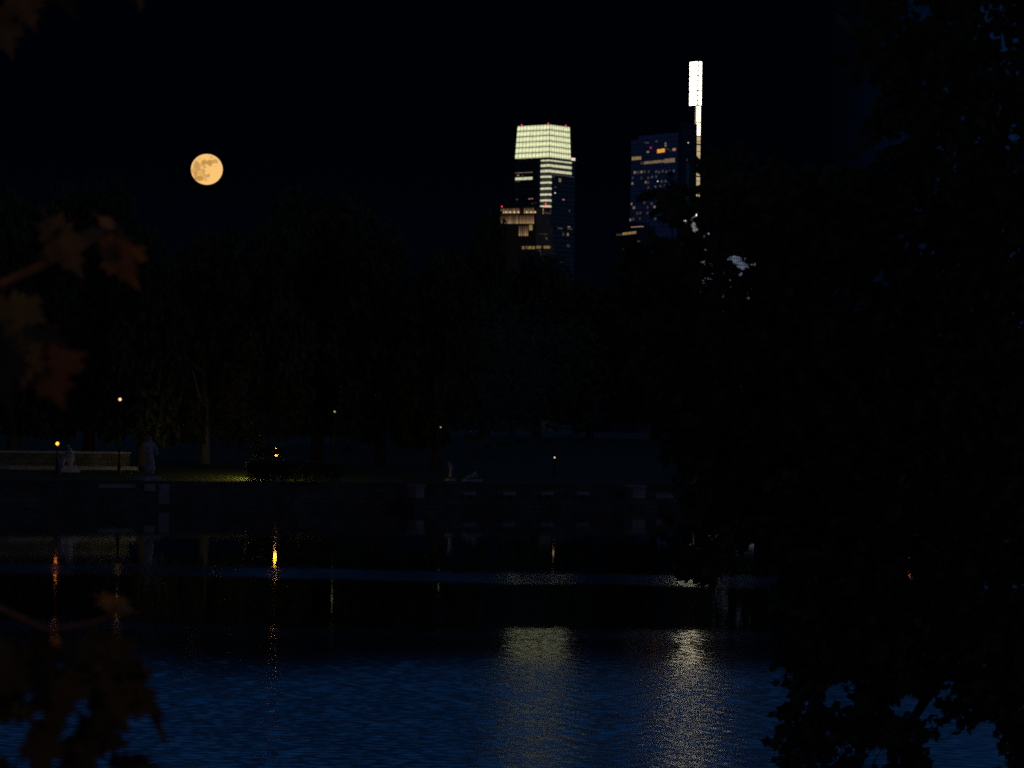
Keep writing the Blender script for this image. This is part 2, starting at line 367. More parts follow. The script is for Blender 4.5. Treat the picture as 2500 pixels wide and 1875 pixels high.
def seated_statue():
    b = 9.0; c = bank(163, 1134, b); top = bank(163, 1078, b).z; gz = ground_z(b); k = (top - gz) / 1.62
    root = thing('statue', BM @ Vector((c.x, b, gz)), 'pale hunched seated statue right beside the orange lamp', 'statue', None, BROT)
    a = MB(); a.box(-.55, .62, -.4, .4, -.1, .22); a.box(-.42, .5, -.34, .34, .22, .36); a.build('plinth', M_STATUE, root)
    v = [(.1, 0, .62), (.22, 0, .9), (.24, 0, 1.15), (.1, -.02, 1.34), (-.02, -.04, 1.42), (.12, -.22, 1.08), (-.08, -.26, .86), (-.24, -.18, .8), (.12, .22, 1.08), (-.06, .24, .86),
         (-.3, -.12, .66), (-.36, -.12, .26), (-.3, .12, .64), (-.36, .12, .26), (.3, 0, .36)]
    v = [(x * k, y * k, z * k) for x, y, z in v]
    e = [(0, 1), (1, 2), (2, 3), (3, 4), (2, 5), (5, 6), (6, 7), (2, 8), (8, 9), (0, 10), (10, 11), (0, 12), (12, 13), (0, 14)]
    rd = [(.24, .24), (.2, .22), (.18, .22), .08, .12, .09, .07, .06, .09, .07, .12, .11, .12, .11, .24]
    skin_figure('figure', v, e, [tuple(q * k for q in r) if isinstance(r, tuple) else r * k for r in rd], M_STATUE, root)
seated_statue()
def group_statue():
    b = 2.2; c = bank(1150, 1172, b); gz = ground_z(b); k = (bank(1150, 1147, b).z - gz) / 1.0
    root = thing('statue', BM @ Vector((c.x, b, gz)), 'low bluish sculpture of a reclining figure beside the slender statue', 'statue', None, BROT)
    a = MB(); a.box(-.62, .62, -.3, .3, -.1, .14); a.build('plinth', M_STATUE, root)
    v = [(.1, 0, .36), (.32, 0, .52), (.42, 0, .74), (.44, -.02, .9), (.46, -.2, .6), (.5, -.22, .3), (.4, .2, .58), (.28, .22, .34), (-.2, -.06, .42), (-.32, -.08, .56), (-.5, -.08, .26), (-.25, .1, .3), (-.55, .1, .24)]
    e = [(0, 1), (1, 2), (2, 3), (2, 4), (4, 5), (2, 6), (6, 7), (0, 8), (8, 9), (9, 10), (0, 11), (11, 12)]
    rd = [.2, .18, .12, .1, .07, .06, .07, .06, .13, .11, .08, .12, .08]
    skin_figure('figure', [(x * k, y * k, z * k) for x, y, z in v], e, [r * k for r in rd], M_STATUE, root)
group_statue()
def marker():
    b = .25; c = bank(677, 1170, b)
    root = thing('stone_marker', BM @ Vector((c.x, b, 1.44)), 'small pale pointed stone marker on the river wall below the amber lamp', 'marker', None, BROT)
    a = MB(); a.box(-.15, .15, -.15, .15, 0, .08); a.build('base', M_STONE, root)
    a = MB(); q = [(-.12, -.12, .08), (.12, -.12, .08), (.12, .12, .08), (-.12, .12, .08), (0, 0, .36)]
    a.raw(q, [(0, 1, 4), (1, 2, 4), (2, 3, 4), (3, 0, 4), (3, 2, 1, 0)]); a.build('tip', M_STONE, root)
marker()

# ------------------------------------------------------------------ park lamps
M_AMBER = glow('lamp_amber', (1, .22, .014), 6.5)
M_GOLD = glow('lamp_gold', (1, .38, .014), 62)
M_WARM = glow('lamp_warm', (1, .62, .26), 1.4)
M_GREENISH = glow('lamp_greenish', (.75, .9, .25), .6)
def park_lamp(px, py, back, label, bulb, br=.13, tall=1.0):
    p = bankw(px, py, back); q = BMI @ p; gz = ground_z(q.y)
    root = thing('park_lamp', Vector((p.x, p.y, gz)), label, 'lamp', 'lamps lit on the far bank')
    h = p.z - gz
    a = MB(); a.lathe([(.16, -.1), (.16, .12), (.10, .2), (.09, .5)], n=12); a.lathe([(.055, .5), (.045, h - .3)], n=10); a.build('post', M_IRON, root, True)
    a = MB(); a.lathe([(.05, h - .3), (.12, h - .26), (.13, h - br * tall - .02)], n=12); a.build('collar', M_IRON, root, True)
    a = MB(); a.lathe([(.20, h + br * tall + .01), (.19, h + br * tall + .05), (.08, h + br * tall + .16), (.02, h + br * tall + .3)], n=14); a.build('lamp_cap', M_IRON, root, True)
    a = MB(); a.ball((0, 0, h), (br, br, br * tall), 14); a.build('globe', bulb, root, True)
    return root
park_lamp(140, 1083, 6, 'bright orange lamp beside the seated statue on the far bank', M_AMBER, .085)
park_lamp(293, 975, 8, 'small pale yellow lamp among dark trees, highest of the lights on the far bank', M_WARM, .085)
park_lamp(675, 1104, 7, 'amber lamp half hidden by leaves, casting the long golden streak on the water', M_GOLD, .10, 2.4)
park_lamp(817, 1005, 9, 'faint greenish lamp deep in the trees under the domed crown', M_GREENISH, .05)
park_lamp(1076, 1043, 8, 'tiny pale lamp in the trees above the slender statue', M_GREENISH, .04)
park_lamp(1354, 1117, 8, 'tiny orange lamp in the trees above the third bench', M_WARM, .045)
park_lamp(2223, 1096, 4, 'lamp behind the overhanging tree, mirrored only as a glint between its leaves', M_AMBER, .09)
park_lamp(1945, 1175, 3, 'lamp hidden behind the overhanging tree, mirrored as a brown streak in the water', M_AMBER, .09)

def lawn_fill_light():  # unseen lamp added to brighten the lawn
    q = bank(628, 1150, 4.4); gz = ground_z(4.4)
    root = thing('lawn_fill_light', BM @ Vector((q.x, 4.4, gz)), 'unseen low light added behind the clipped hedge to brighten the green lawn', 'lamp', None, BROT)
    a = MB(); a.lathe([(.10, -.1), (.10, .26)], n=12); a.build('post', M_IRON, root, True)
    a = MB(); a.lathe([(.08, .26), (.08, .40)], n=12); a.build('lens', glow('lawn_fill_glow', (1, .86, .12), 560), root, True)
    a = MB(); a.lathe([(.30, .41), (.30, .43), (.10, .50), (.04, .54)], n=16); a.build('lamp_cap', M_IRON, root, True)
lawn_fill_light()

# ------------------------------------------------------------------ far trees
def crown_mesh(name, seed, mt, n_leaf=8000, size=.034):
    """unit crown: z from 0 to 1, radius about .5; lobes of many small leaf clumps"""
    rnd = random.Random(seed); mb = MB(); lobes = []
    for i in range(16):
        z = .04 + .84 * (i + rnd.random()) / 16
        rr = .40 * math.sqrt(max(.05, 1 - ((z - .42) / .62) ** 2)) * rnd.uniform(.5, 1.0); a = i * 2.4 + rnd.random()
        lobes.append((Vector((math.cos(a) * rr, math.sin(a) * rr, z)), rnd.uniform(.15, .24) * (1.1 - .25 * z)))
    lobes.append((Vector((.05, .02, .84)), .17)); lobes.append((Vector((-.12, .1, .78)), .17)); lobes.append((Vector((.14, -.12, .74)), .18)); lobes.append((Vector((0, 0, .55)), .26))
    for i in range(n_leaf):
        c, r = rnd.choice(lobes)
        d = Vector((rnd.gauss(0, 1), rnd.gauss(0, 1), rnd.gauss(0, 1))).normalized()
        p = c + d * r * (rnd.random() ** .45); p.z = max(.02, c.z + (p.z - c.z) * .85)
        s = size * rnd.uniform(.5, 1.3); u = Vector((rnd.gauss(0, 1), rnd.gauss(0, 1), rnd.gauss(0, .6))).normalized(); v = u.cross(d + u.orthogonal() * .3).normalized()
        mb.face([p - u * s, p + v * s * .6, p + u * s * 1.1, p - v * s * .55])
    return mb.mesh(name, mt)
def trunk_mesh(name, seed, mt):
    rnd = random.Random(seed + 90); mb = MB()
    mb.tube([(0, 0, -.02), (.004, 0, .1), (.0, .006, .35), (.012, 0, .7)], [.028, .02, .016, .006], 10)
    for i in range(7):
        a = i * 2.4 + rnd.random(); z = .14 + .08 * i; r = rnd.uniform(.10, .2)
        mb.tube([(0, 0, z), (math.cos(a) * r * .5, math.sin(a) * r * .5, z + .07), (math.cos(a) * r, math.sin(a) * r, z + .17)], [.012, .008, .003], 6)
    return mb.mesh(name, mt, True)
CROWNS = [crown_mesh('crown', 11, M_LEAF), crown_mesh('crown', 22, M_LEAF2), crown_mesh('crown', 33, M_LEAF), crown_mesh('crown', 44, M_LEAF2)]
TRUNKS = [trunk_mesh('trunk', 1, M_BARK), trunk_mesh('trunk', 2, M_PALEBARK)]
def far_tree(px, pytop, wpx, back, i, label, tk=0):
    q = bank(px, 1100, back); base = BM @ Vector((q.x, back, ground_z(back) - .1))
    top = bankw(px, pytop, back); H = top.z - base.z; W = wpx / F * (base - CAM).length
    root = thing('tree', base, label, 'tree', 'dark trees along the far bank', random.Random(i).uniform(0, 6.28))
    t = bpy.data.objects.new('trunk', TRUNKS[tk]); COL.objects.link(t); t.parent = root; t.scale = (H, H, H)
    c = bpy.data.objects.new('crown', CROWNS[i % 4]); COL.objects.link(c); c.parent = root
    c.location = (0, 0, H * .09); c.scale = (W * 1.15, W * 1.15, H * .91)
    return root
far_tree(30, 465, 300, 24, 0, 'broad dark tree at the left edge of the photo, behind the terrace wall', 0)
far_tree(215, 432, 250, 32, 1, 'tall dark tree with rounded top, down and left of the moon')
far_tree(345, 535, 200, 16, 2, 'dark tree directly behind the tall robed statue', 0)
far_tree(500, 552, 240, 20, 3, 'dark tree with pale trunk under the moon, standing behind the lit lawn', 1)
far_tree(640, 525, 210, 22, 4, 'dark tree behind the half hidden amber lamp')
far_tree(775, 452, 290, 30, 5, 'domed dark tree, tallest crown between the moon and the glowing towers')
far_tree(930, 525, 230, 22, 6, 'dark tree on the sloping shoulder right of the tallest domed crown')
far_tree(1065, 598, 200, 17, 7, 'dark tree behind the slender statue')
far_tree(1182, 505, 130, 100, 8, 'narrow dark tree standing in front of the left edge of the floodlit stone tower')
far_tree(1310, 612, 220, 100, 9, 'dark tree at the foot of the tower with the glowing crown')
far_tree(1440, 672, 220, 100, 10, 'low dark tree in the gap between the two lit towers')
far_tree(1600, 640, 250, 100, 11, 'dark tree at the foot of the spire tower')
far_tree(1790, 735, 240, 20, 0, 'dark tree below the blue grey building glimpsed through the overhanging leaves')

def hedge():
    c0 = bank(612, 1168, 2.0); c1 = bank(830, 1168, 2.0); mb = MB(); rnd = random.Random(5)
    L = c1.x - c0.x; root_p = BM @ Vector((c0.x, 2.0, ground_z(2) - .05))
    for i in range(15000):
        x = rnd.uniform(0, L) if i % 3 else rnd.uniform(0, L * .4); y = rnd.uniform(-.7, .7); zt = 1.12 + .12 * noise.noise(Vector((x * 2, y * 2, 3)))
        z = zt * rnd.random() ** .6; e = .06 * rnd.gauss(0, 1)
        p = Vector((x + e, y + e, z)); u = Vector((rnd.gauss(0, 1), rnd.gauss(0, 1), rnd.gauss(0, 1))).normalized(); v = u.orthogonal().normalized(); s = rnd.uniform(.04, .09)
        mb.face([p - u * s, p + v * s * .6, p + u * s, p - v * s * .6])
    root = thing('hedge', root_p, 'dark clipped hedge on the river wall ending the lit lawn', 'hedge', None, BROT)
    mb.build('foliage', M_LEAF, root)
    for i in range(9):
        st = MB(); st.tube([(L * (i + .5) / 9, 0, -.05), (L * (i + .5) / 9 + .05, .05, .7)], [.03, .012], 6); st.build('stem', M_BARK, root)
hedge()
def lamp_sapling():
    """young tree whose hanging leaves half hide the amber lamp"""
    b = 3.2; q = bank(655, 1104, b); gz = ground_z(b); rnd = random.Random(9)
    root = thing('young_tree', BM @ Vector((q.x, b, gz - .05)), 'young tree with lamplit yellow leaves hanging in front of the amber lamp', 'tree', None, BROT)
    zl = q.z - gz
    t = MB(); t.tube([(0, 0, -.1), (.03, 0, zl * .6), (-.05, .02, zl + .9), (.05, 0, zl + 2.2)], [.06, .05, .035, .01], 8)
    t.tube([(0, 0, zl + .35), (.35, -.1, zl + .32), (.75, -.15, zl + .12)], [.02, .014, .006], 6); t.tube([(0, 0, zl + .3), (-.4, -.1, zl + .25), (-.8, -.1, zl + .05)], [.02, .014, .006], 6)
    t.build('trunk', M_BARK, root, True)
    mb = MB()
    for i in range(2600):
        if i < 1500:
            x = rnd.uniform(-.95, .9); p = Vector((x, rnd.gauss(-.1, .15), zl + .10 - .10 * abs(x) + rnd.gauss(0, .15)))
        else:
            p = Vector((rnd.gauss(0, .5), rnd.gauss(0, .5), zl + 1.3 + rnd.gauss(0, .5)))
        u = Vector((rnd.gauss(0, 1), rnd.gauss(0, 1), rnd.gauss(0, .6))).normalized(); v = u.orthogonal().normalized(); s = rnd.uniform(.05, .09)
        mb.face([p - u * s, p + v * s * .5, p + u * s, p - v * s * .5])
    mb.build('crown', M_LEAF2, root)
lamp_sapling()

def woodland():
    rnd = random.Random(3); mb = MB()
    for k in range(74):
        x = rnd.uniform(-35, 150); b = rnd.uniform(38, 80)
        H = rnd.uniform(9.5, 12.5); z0 = ground_z(b); rx = rnd.uniform(3, 5)
        for i in range(560):
            d = Vector((rnd.gauss(0, 1), rnd.gauss(0, 1), rnd.gauss(0, 1))).normalized() * (rnd.random() ** .4)
            p = Vector((x + d.x * rx, b + d.y * rx, z0 + H * .5 + d.z * H * .52 + .4 * noise.noise(Vector((x + d.x * 3, d.y * 3, d.z * 4)))))
            p.z = max(z0, p.z); s = rnd.uniform(.2, .45)
            u = Vector((rnd.gauss(0, 1), rnd.gauss(0, 1), rnd.gauss(0, .6))).normalized(); v = u.orthogonal().normalized()
            mb.face([BM @ (p - u * s), BM @ (p + v * s * .6), BM @ (p + u * s), BM @ (p - v * s * .6)])
    tag(mb.build('woodland', M_LEAF), 'unbroken dark woodland behind the trees of the far bank', 'woodland', kind='stuff')
woodland()

# ------------------------------------------------------------------ towers
class Bld:
    """corner-on building: local origin = nearest corner, left face y=0 running to -x, right face x=0 running to +y"""
    def __init__(s, name, px, D, theta, label, base=6.0):
        s.th = R(theta); s.D = D; p = P(px, 700, D); s.o = Vector((p.x, p.y, base)); s.base = base
        s.root = thing(name, s.o, label, 'building', None, -s.th)
        s.m = Matrix.Translation(s.o) @ Matrix.Rotation(-s.th, 4, 'Z'); s.mi = s.m.inverted(); s.px = px; s.k = D / F
    def L(s, px, py, y=0.0):
        o = s.mi @ CAM; d = (s.mi.to_3x3()) @ ray(px, py); t = (y - o.y) / d.y; q = o + d * t; return q.x, q.z
    def Rr(s, px, py, x=0.0):
        o = s.mi @ CAM; d = (s.mi.to_3x3()) @ ray(px, py); t = (x - o.x) / d.x; q = o + d * t; return q.y, q.z
    def lbox(s, mb, cx, cy, wp, hp, proud=.25, y=0.0, sink=.3, col=None):
        x, z = s.L(cx, cy, y); dx = wp * s.k / math.cos(s.th) / 2; dz = hp * s.k / 2
        mb.box(x - dx, x + dx, y - proud, y + sink, z - dz, z + dz, col=col)
    def rbox(s, mb, cx, cy, wp, hp, proud=.25, x=0.0, sink=.3, col=None):
        y, z = s.Rr(cx, cy, x); dy = wp * s.k / math.sin(s.th) / 2; dz = hp * s.k / 2
        mb.box(x - sink, x + proud, y - dy, y + dy, z - dz, z + dz, col=col)
M_FRAME = mat('mullion', (.05, .055, .05), .5)
M_RED = glow('beacon_red', (1, .02, .05), 3)
M_REDHOT = glow('beacon_rose', (1, .25, .22), 2.2)
W_WARM = glow('window_warm', (1, .72, .42), .40, .5, (.6, .6, .6)); W_ORANGE = glow('window_orange', (1, .42, .06), .75, .3, (.5, .5, .5))
W_TAN = glow('window_tan', (1, .68, .38), .155, .6, (.9, .9, .6)); W_GREY = glow('window_grey', (.7, .72, .75), .06, .6, (.6, .6, .6))
W_DIM = glow('window_dim', (.9, .64, .42), .042, .6, (.7, .7, .7)); W_WHITE = glow('window_white', (1, .96, .85), 1.0)
W_YEL = glow('window_yellow', (1, .68, .22), .20, .4, (.6, .6, .6)); W_PINK = glow('window_pink', (1, .5, .42), .3)

def tower_crowned():
    B = Bld('skyscraper', 1337, 3145, 38, 'tall dark glass skyscraper with a luminous greenish white crown and red beacons')
    root = B.root; FA = facade('glass_facade', (.012, .03, .05), (.05, .09, .12), 4.2, 1.6, .3)
    xl = B.L(1262, 345)[0]; xlb = B.L(1257, 388)[0]; yr = B.Rr(1392, 345)[0]; yrb = B.Rr(1404, 450)[0]
    zt = B.L(1337, 303.5)[1]; zcl = B.L(1337, 384.5)[1]; zcr = zcl
    # body
    a = MB(); a.box(xlb, 0, 0, yrb, -2, zcl - .3); a.build('tower_body', FA, root)
    # crown: lit glass box with its grid
    cr = MB(); xt, yt = xl, yr
    v = [(xlb, .0, zcl), (0, 0, zcl), (0, yr + 1.4, zcl), (xlb, yr + 1.4, zcl), (xt, .6, zt), (-.6, .6, zt), (-.6, yr, zt), (xt, yr, zt)]
    cr.raw(v, [(0, 1, 5, 4), (1, 2, 6, 5), (2, 3, 7, 6), (3, 0, 4, 7)])
    mcr = mat('crown_glass', (.05, .05, .05), .4); n, l, b = nodes(mcr)     # backlight falloff put into each storey's emission: brightest mid-pane
    tc = n.new('ShaderNodeTexCoord'); sp = n.new('ShaderNodeSeparateXYZ'); l.new(tc.outputs['Object'], sp.inputs[0])
    rows = 6; hh = (zt - zcl) / rows
    m1 = n.new('ShaderNodeMath'); m1.operation = 'SUBTRACT'; m1.inputs[1].default_value = zcl; l.new(sp.outputs['Z'], m1.inputs[0])
    m2 = n.new('ShaderNodeMath'); m2.operation = 'DIVIDE'; m2.inputs[1].default_value = hh; l.new(m1.outputs[0], m2.inputs[0])
    m3 = n.new('ShaderNodeMath'); m3.operation = 'PINGPONG'; m3.inputs[1].default_value = .5; l.new(m2.outputs[0], m3.inputs[0])
    t = n.new('ShaderNodeTexNoise'); t.inputs['Scale'].default_value = .55; t.inputs['Detail'].default_value = 4; l.new(tc.outputs['Object'], t.inputs['Vector'])
    r1 = n.new('ShaderNodeMapRange'); r1.inputs['From Max'].default_value = .5; r1.inputs['To Min'].default_value = .54; r1.inputs['To Max'].default_value = 1.08; l.new(m3.outputs[0], r1.inputs['Value'])
    r2 = n.new('ShaderNodeMapRange'); r2.inputs['From Min'].default_value = .25; r2.inputs['From Max'].default_value = .75; r2.inputs['To Min'].default_value = .62; r2.inputs['To Max'].default_value = 1.25; l.new(t.outputs['Fac'], r2.inputs['Value'])
    mm = n.new('ShaderNodeMath'); mm.operation = 'MULTIPLY'; l.new(r1.outputs[0], mm.inputs[0]); l.new(r2.outputs[0], mm.inputs[1])
    b.inputs['Emission Color'].default_value = (.93, .96, .56, 1); l.new(mm.outputs[0], b.inputs['Emission Strength'])
    co = cr.build('crown', mcr, root)
    rf = MB(); rf.box(xt + .1, -.7, .7, yr - .1, zt - .5, zt - .1); rf.build('roof', M_FRAME, co)
    g = MB()
    for i in range(rows + 1):
        f = i / rows; z = zcl + (zt - zcl) * f; x0 = xlb + (xt - xlb) * f; o = .6 * f; y1 = yr + 1.4 * (1 - f)
        g.box(x0, -o, o - .18, o, z - .26, z + .26); g.box(-o, -o + .18, o, y1, z - .26, z + .26)
    for i in range(11):
        f = i / 10
        g.tube([(xlb * f, -.12, zcl), (-.6 + (xt + .6) * f, .48, zt)], .15 if i not in (0, 10) else .3, 4)
    for i in range(1, 10):
        f = i / 9
        g.tube([(.12, (yr + 1.4) * f, zcl), (-.48, .6 + (yr - .6) * f, zt)], .15 if i < 9 else .3, 4)
    g.build('crown_frame', M_FRAME, co)
    for px in (1272, 1337, 1384):
        m = MB()
        if px <= 1337: x = B.L(px, 303)[0] - .2; m.lathe([(.2, 0), (.2, .6), (.38, .7), (.4, 1.2), (.15, 1.5)], (x, 1.2, zt - .1), 10)
        else: y = B.Rr(px, 305)[0]; m.lathe([(.2, 0), (.2, .6), (.38, .7), (.4, 1.2), (.15, 1.5)], (-1.2, y, zt - .1), 10)
        m.build('beacon', M_RED, root)
    LIT = glow('lit_band', (.93, .95, .6), .62, .35, (.5, .5, .5)); BAY = glow('dim_floor', (.8, .66, .5), .035, .6, (.4, .4, .4))
    # corner bay of dim floors, lit bands wrapping the corner
    zb = B.L(1337, 522)[1]; xc = B.L(1320, 450)[0]; yc = B.Rr(1346, 450)[0]
    a = MB(); a.box(xc, .15, -.15, yc, zb, zcl - 2); a.build('corner_bay', BAY, root)
    a = MB(); a.box(B.L(1313, 450)[0], xc - .2, -.1, .2, zb - 30, zcl - 2); a.build('corner_fin', mat('blue_fin', (.06, .12, .2), .35), root)
    a = MB(); yw = B.Rr(1395, 410)[0]; a.box(.02, .12, yc, yw, B.Rr(1346, 427)[1], zcl - 1); a.build('mechanical_floor', BAY, root)
    for y0, y1 in ((390.8, 394.2), (401.8, 407.8), (415.2, 421.2)):
        z1 = B.L(1337, y0 - .8)[1]; z0 = B.L(1337, y1 - .8)[1]
        a = MB(); a.box(xc, .4, -.4, .0, z0, z1); a.box(.0, .4, 0, yw, z0, z1); a.build('lit_band', LIT, root)
    for y in (431.5, 446, 460.5, 475, 489.5, 504):
        z1 = B.L(1337, y - 2.6)[1]; z0 = B.L(1337, y + 2.1)[1]
        a = MB(); a.box(xc, .4, -.4, 0, z0, z1); a.box(0, .4, 0, yc, z0, z1); a.build('lit_band', LIT, root)
    for y, h, mt in ((436, 6.5, LIT), (421.5, 1.6, W_TAN)):
        a = MB(); B.lbox(a, 1279, y, 42, h); a.build('lit_band', mt, root)
    for (px, py, ww, hh_, mt, f) in ((1265, 428.5, 5, 4, W_TAN, 0), (1276, 429, 5, 3, W_DIM, 0), (1264, 443, 12, 3, W_DIM, 0), (1293, 485.5, 4.5, 2.5, W_PINK, 0), (1299.5, 485, 3.5, 2.5, W_PINK, 0), (1300, 497, 4, 2.5, W_DIM, 0),
                                   (1262, 487, 4, 3, W_GREY, 0), (1308, 495, 3, 2, W_DIM, 0), (1367, 440, 5.5, 9, W_TAN, 1), (1356, 457, 5, 2, W_GREY, 1), (1355, 471, 2.5, 2, W_WHITE, 1), (1375.5, 487.5, 5, 2.6, W_PINK, 1),
                                   (1367, 557.5, 12, 4, W_DIM, 1), (1389, 554, 6, 3, W_TAN, 1), (1391, 559, 11, 3.5, W_DIM, 1), (1375, 572, 4, 7, W_DIM, 1), (1386, 572.5, 4, 7, W_TAN, 1), (1387, 600, 6, 7, W_DIM, 1),
                                   (1390, 515, 2, 5, W_GREY, 1), (1352, 431, 3, 4, W_DIM, 1), (1396, 432, 10, 1.6, W_GREY, 1), (1362, 427.5, 20, 3, W_DIM, 1), (1371, 640, 5, 3, W_DIM, 1)):
        a = MB(); (B.rbox if f else B.lbox)(a, px, py, ww, hh_); a.build('window', mt, root)
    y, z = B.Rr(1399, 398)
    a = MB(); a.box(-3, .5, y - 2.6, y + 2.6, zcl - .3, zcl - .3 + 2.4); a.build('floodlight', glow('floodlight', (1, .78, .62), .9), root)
tower_crowned()

def tower_stone():
    B = Bld('stone_tower', 1306, 2700, 34, 'shorter stepped stone tower with warm floodlit columns in front of the crowned skyscraper')
    root = B.root; k = B.k
    ST = noisy('warm_stone', (.16, .11, .08), (.24, .17, .12), .15, .85)
    def tier(x0p, x1p, y0, y1, off):
        x = B.L(x0p, (y0 + y1) / 2, -off)[0]; y = B.Rr(x1p, (y0 + y1) / 2, off)[0]
        return x, y, B.L(1306, y1)[1], B.L(1306, y0)[1]
    x, y, z0, z1 = tier(1219, 1343, 507, 548, 0); a = MB(); a.box(x, 0, 0, y, z0, z1); a.build('upper_tier', ST, root); X1, Y1 = x, y
    x2, y2, za, zb = tier(1226, 1349, 548, 700, .8); a = MB(); a.box(x2, .8, -.8, y2, -2, z0 - .02); a.build('lower_tier', ST, root)
    x3, y3, zc, zd = tier(1270, 1352, 592, 700, 2.0); a = MB(); a.box(x3, 2.0, -2.0, y3, -2, zd); a.build('podium', ST, root)
    a = MB(); a.box(X1 - .5, .5, -.5, Y1 + .5, z1, z1 + 1.0); a.box(X1 - .3, .3, -.45, Y1 + .3, B.L(1306, 524.5)[1], B.L(1306, 522.6)[1]); a.build('cornice', ST, root)
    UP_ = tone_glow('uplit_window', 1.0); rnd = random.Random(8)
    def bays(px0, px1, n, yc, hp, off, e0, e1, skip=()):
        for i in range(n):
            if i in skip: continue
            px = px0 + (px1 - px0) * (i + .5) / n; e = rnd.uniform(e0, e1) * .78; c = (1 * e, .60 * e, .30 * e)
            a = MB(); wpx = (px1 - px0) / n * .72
            # uplighting on the columns put into emissive panels, brightest at the foot
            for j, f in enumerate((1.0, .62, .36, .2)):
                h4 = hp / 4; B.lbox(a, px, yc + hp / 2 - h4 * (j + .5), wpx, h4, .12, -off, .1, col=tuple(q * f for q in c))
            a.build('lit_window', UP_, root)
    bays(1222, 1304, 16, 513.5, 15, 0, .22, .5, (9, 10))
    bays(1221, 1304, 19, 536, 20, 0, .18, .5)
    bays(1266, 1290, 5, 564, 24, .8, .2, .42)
    a = MB(); B.lbox(a, 1296, 555.5, 8, 14, .15, -.8); a.build('window', W_YEL, root)
    a = MB(); B.lbox(a, 1283, 543.8, 40, .8, .3, 0); a.build('light_strip', W_TAN, root)
    for i in range(9):                                             # globe lamps along the parapet
        px = 1226 + i * 10.2
        if i == 5: continue
        xx, zz = B.L(px, 518, 0); m = MB(); m.ball((xx, -.6, zz), .75, 8); m.build('parapet_lamp', glow('parapet_lamp', (1, .68, .36), .7) if i == 0 else bpy.data.materials['parapet_lamp'], root, True)
    for i in range(14):
        px = 1289 + i * 1.3 if False else 1274 + i * 2.4
        a = MB(); B.lbox(a, px, 604.5 + rnd.uniform(-.3, .3), 1.7, 7, .15, -2.0); a.build('window', W_YEL if rnd.random() < .75 else W_DIM, root)
    for i in range(10):
        a = MB(); B.rbox(a, 1311 + i * 3.6, 603.5, 2.4, 6.5, .15, 2.0); a.build('window', W_YEL if rnd.random() < .7 else W_DIM, root)
    for (px, py, w_, h_, mt) in ((1317, 571, 3, 2.5, W_DIM), (1324, 571, 3, 2.5, W_DIM), (1332, 572, 8, 3, W_DIM), (1317, 613.5, 5, 6, W_DIM), (1320, 622, 3, 4, W_DIM), (1321, 646, 8, 5, W_DIM), (1334, 582, 5, 6, W_DIM)):
        a = MB(); B.rbox(a, px, py, w_, h_, .15, .8 if py < 592 else 2.0); a.build('window', mt, root)
    a = MB(); B.rbox(a, 1326, 516, 2.5, 14, .15, 0); a.build('window', W_TAN, root)
    a = MB(); B.rbox(a, 1336, 520, 16, 4, .15, 0); a.build('window', W_DIM, root)
    for px, f in ((1221, 0), (1335, 1)):
        m = MB()
        if f: yy, zz = B.Rr(px, 500); m.lathe([(.15, 0), (.15, zz - z1 - 1), (.36, zz - z1 - .8), (.36, zz - z1), (.1, zz - z1 + .5)], (-1, yy, z1 + 1), 8)
        else: xx, zz = B.L(px, 502); m.lathe([(.15, 0), (.15, .4), (.36, .5), (.36, 1.1), (.1, 1.4)], (xx + 1, 1, z1 + 1), 8)
        m.build('beacon', M_RED, root)
tower_stone()

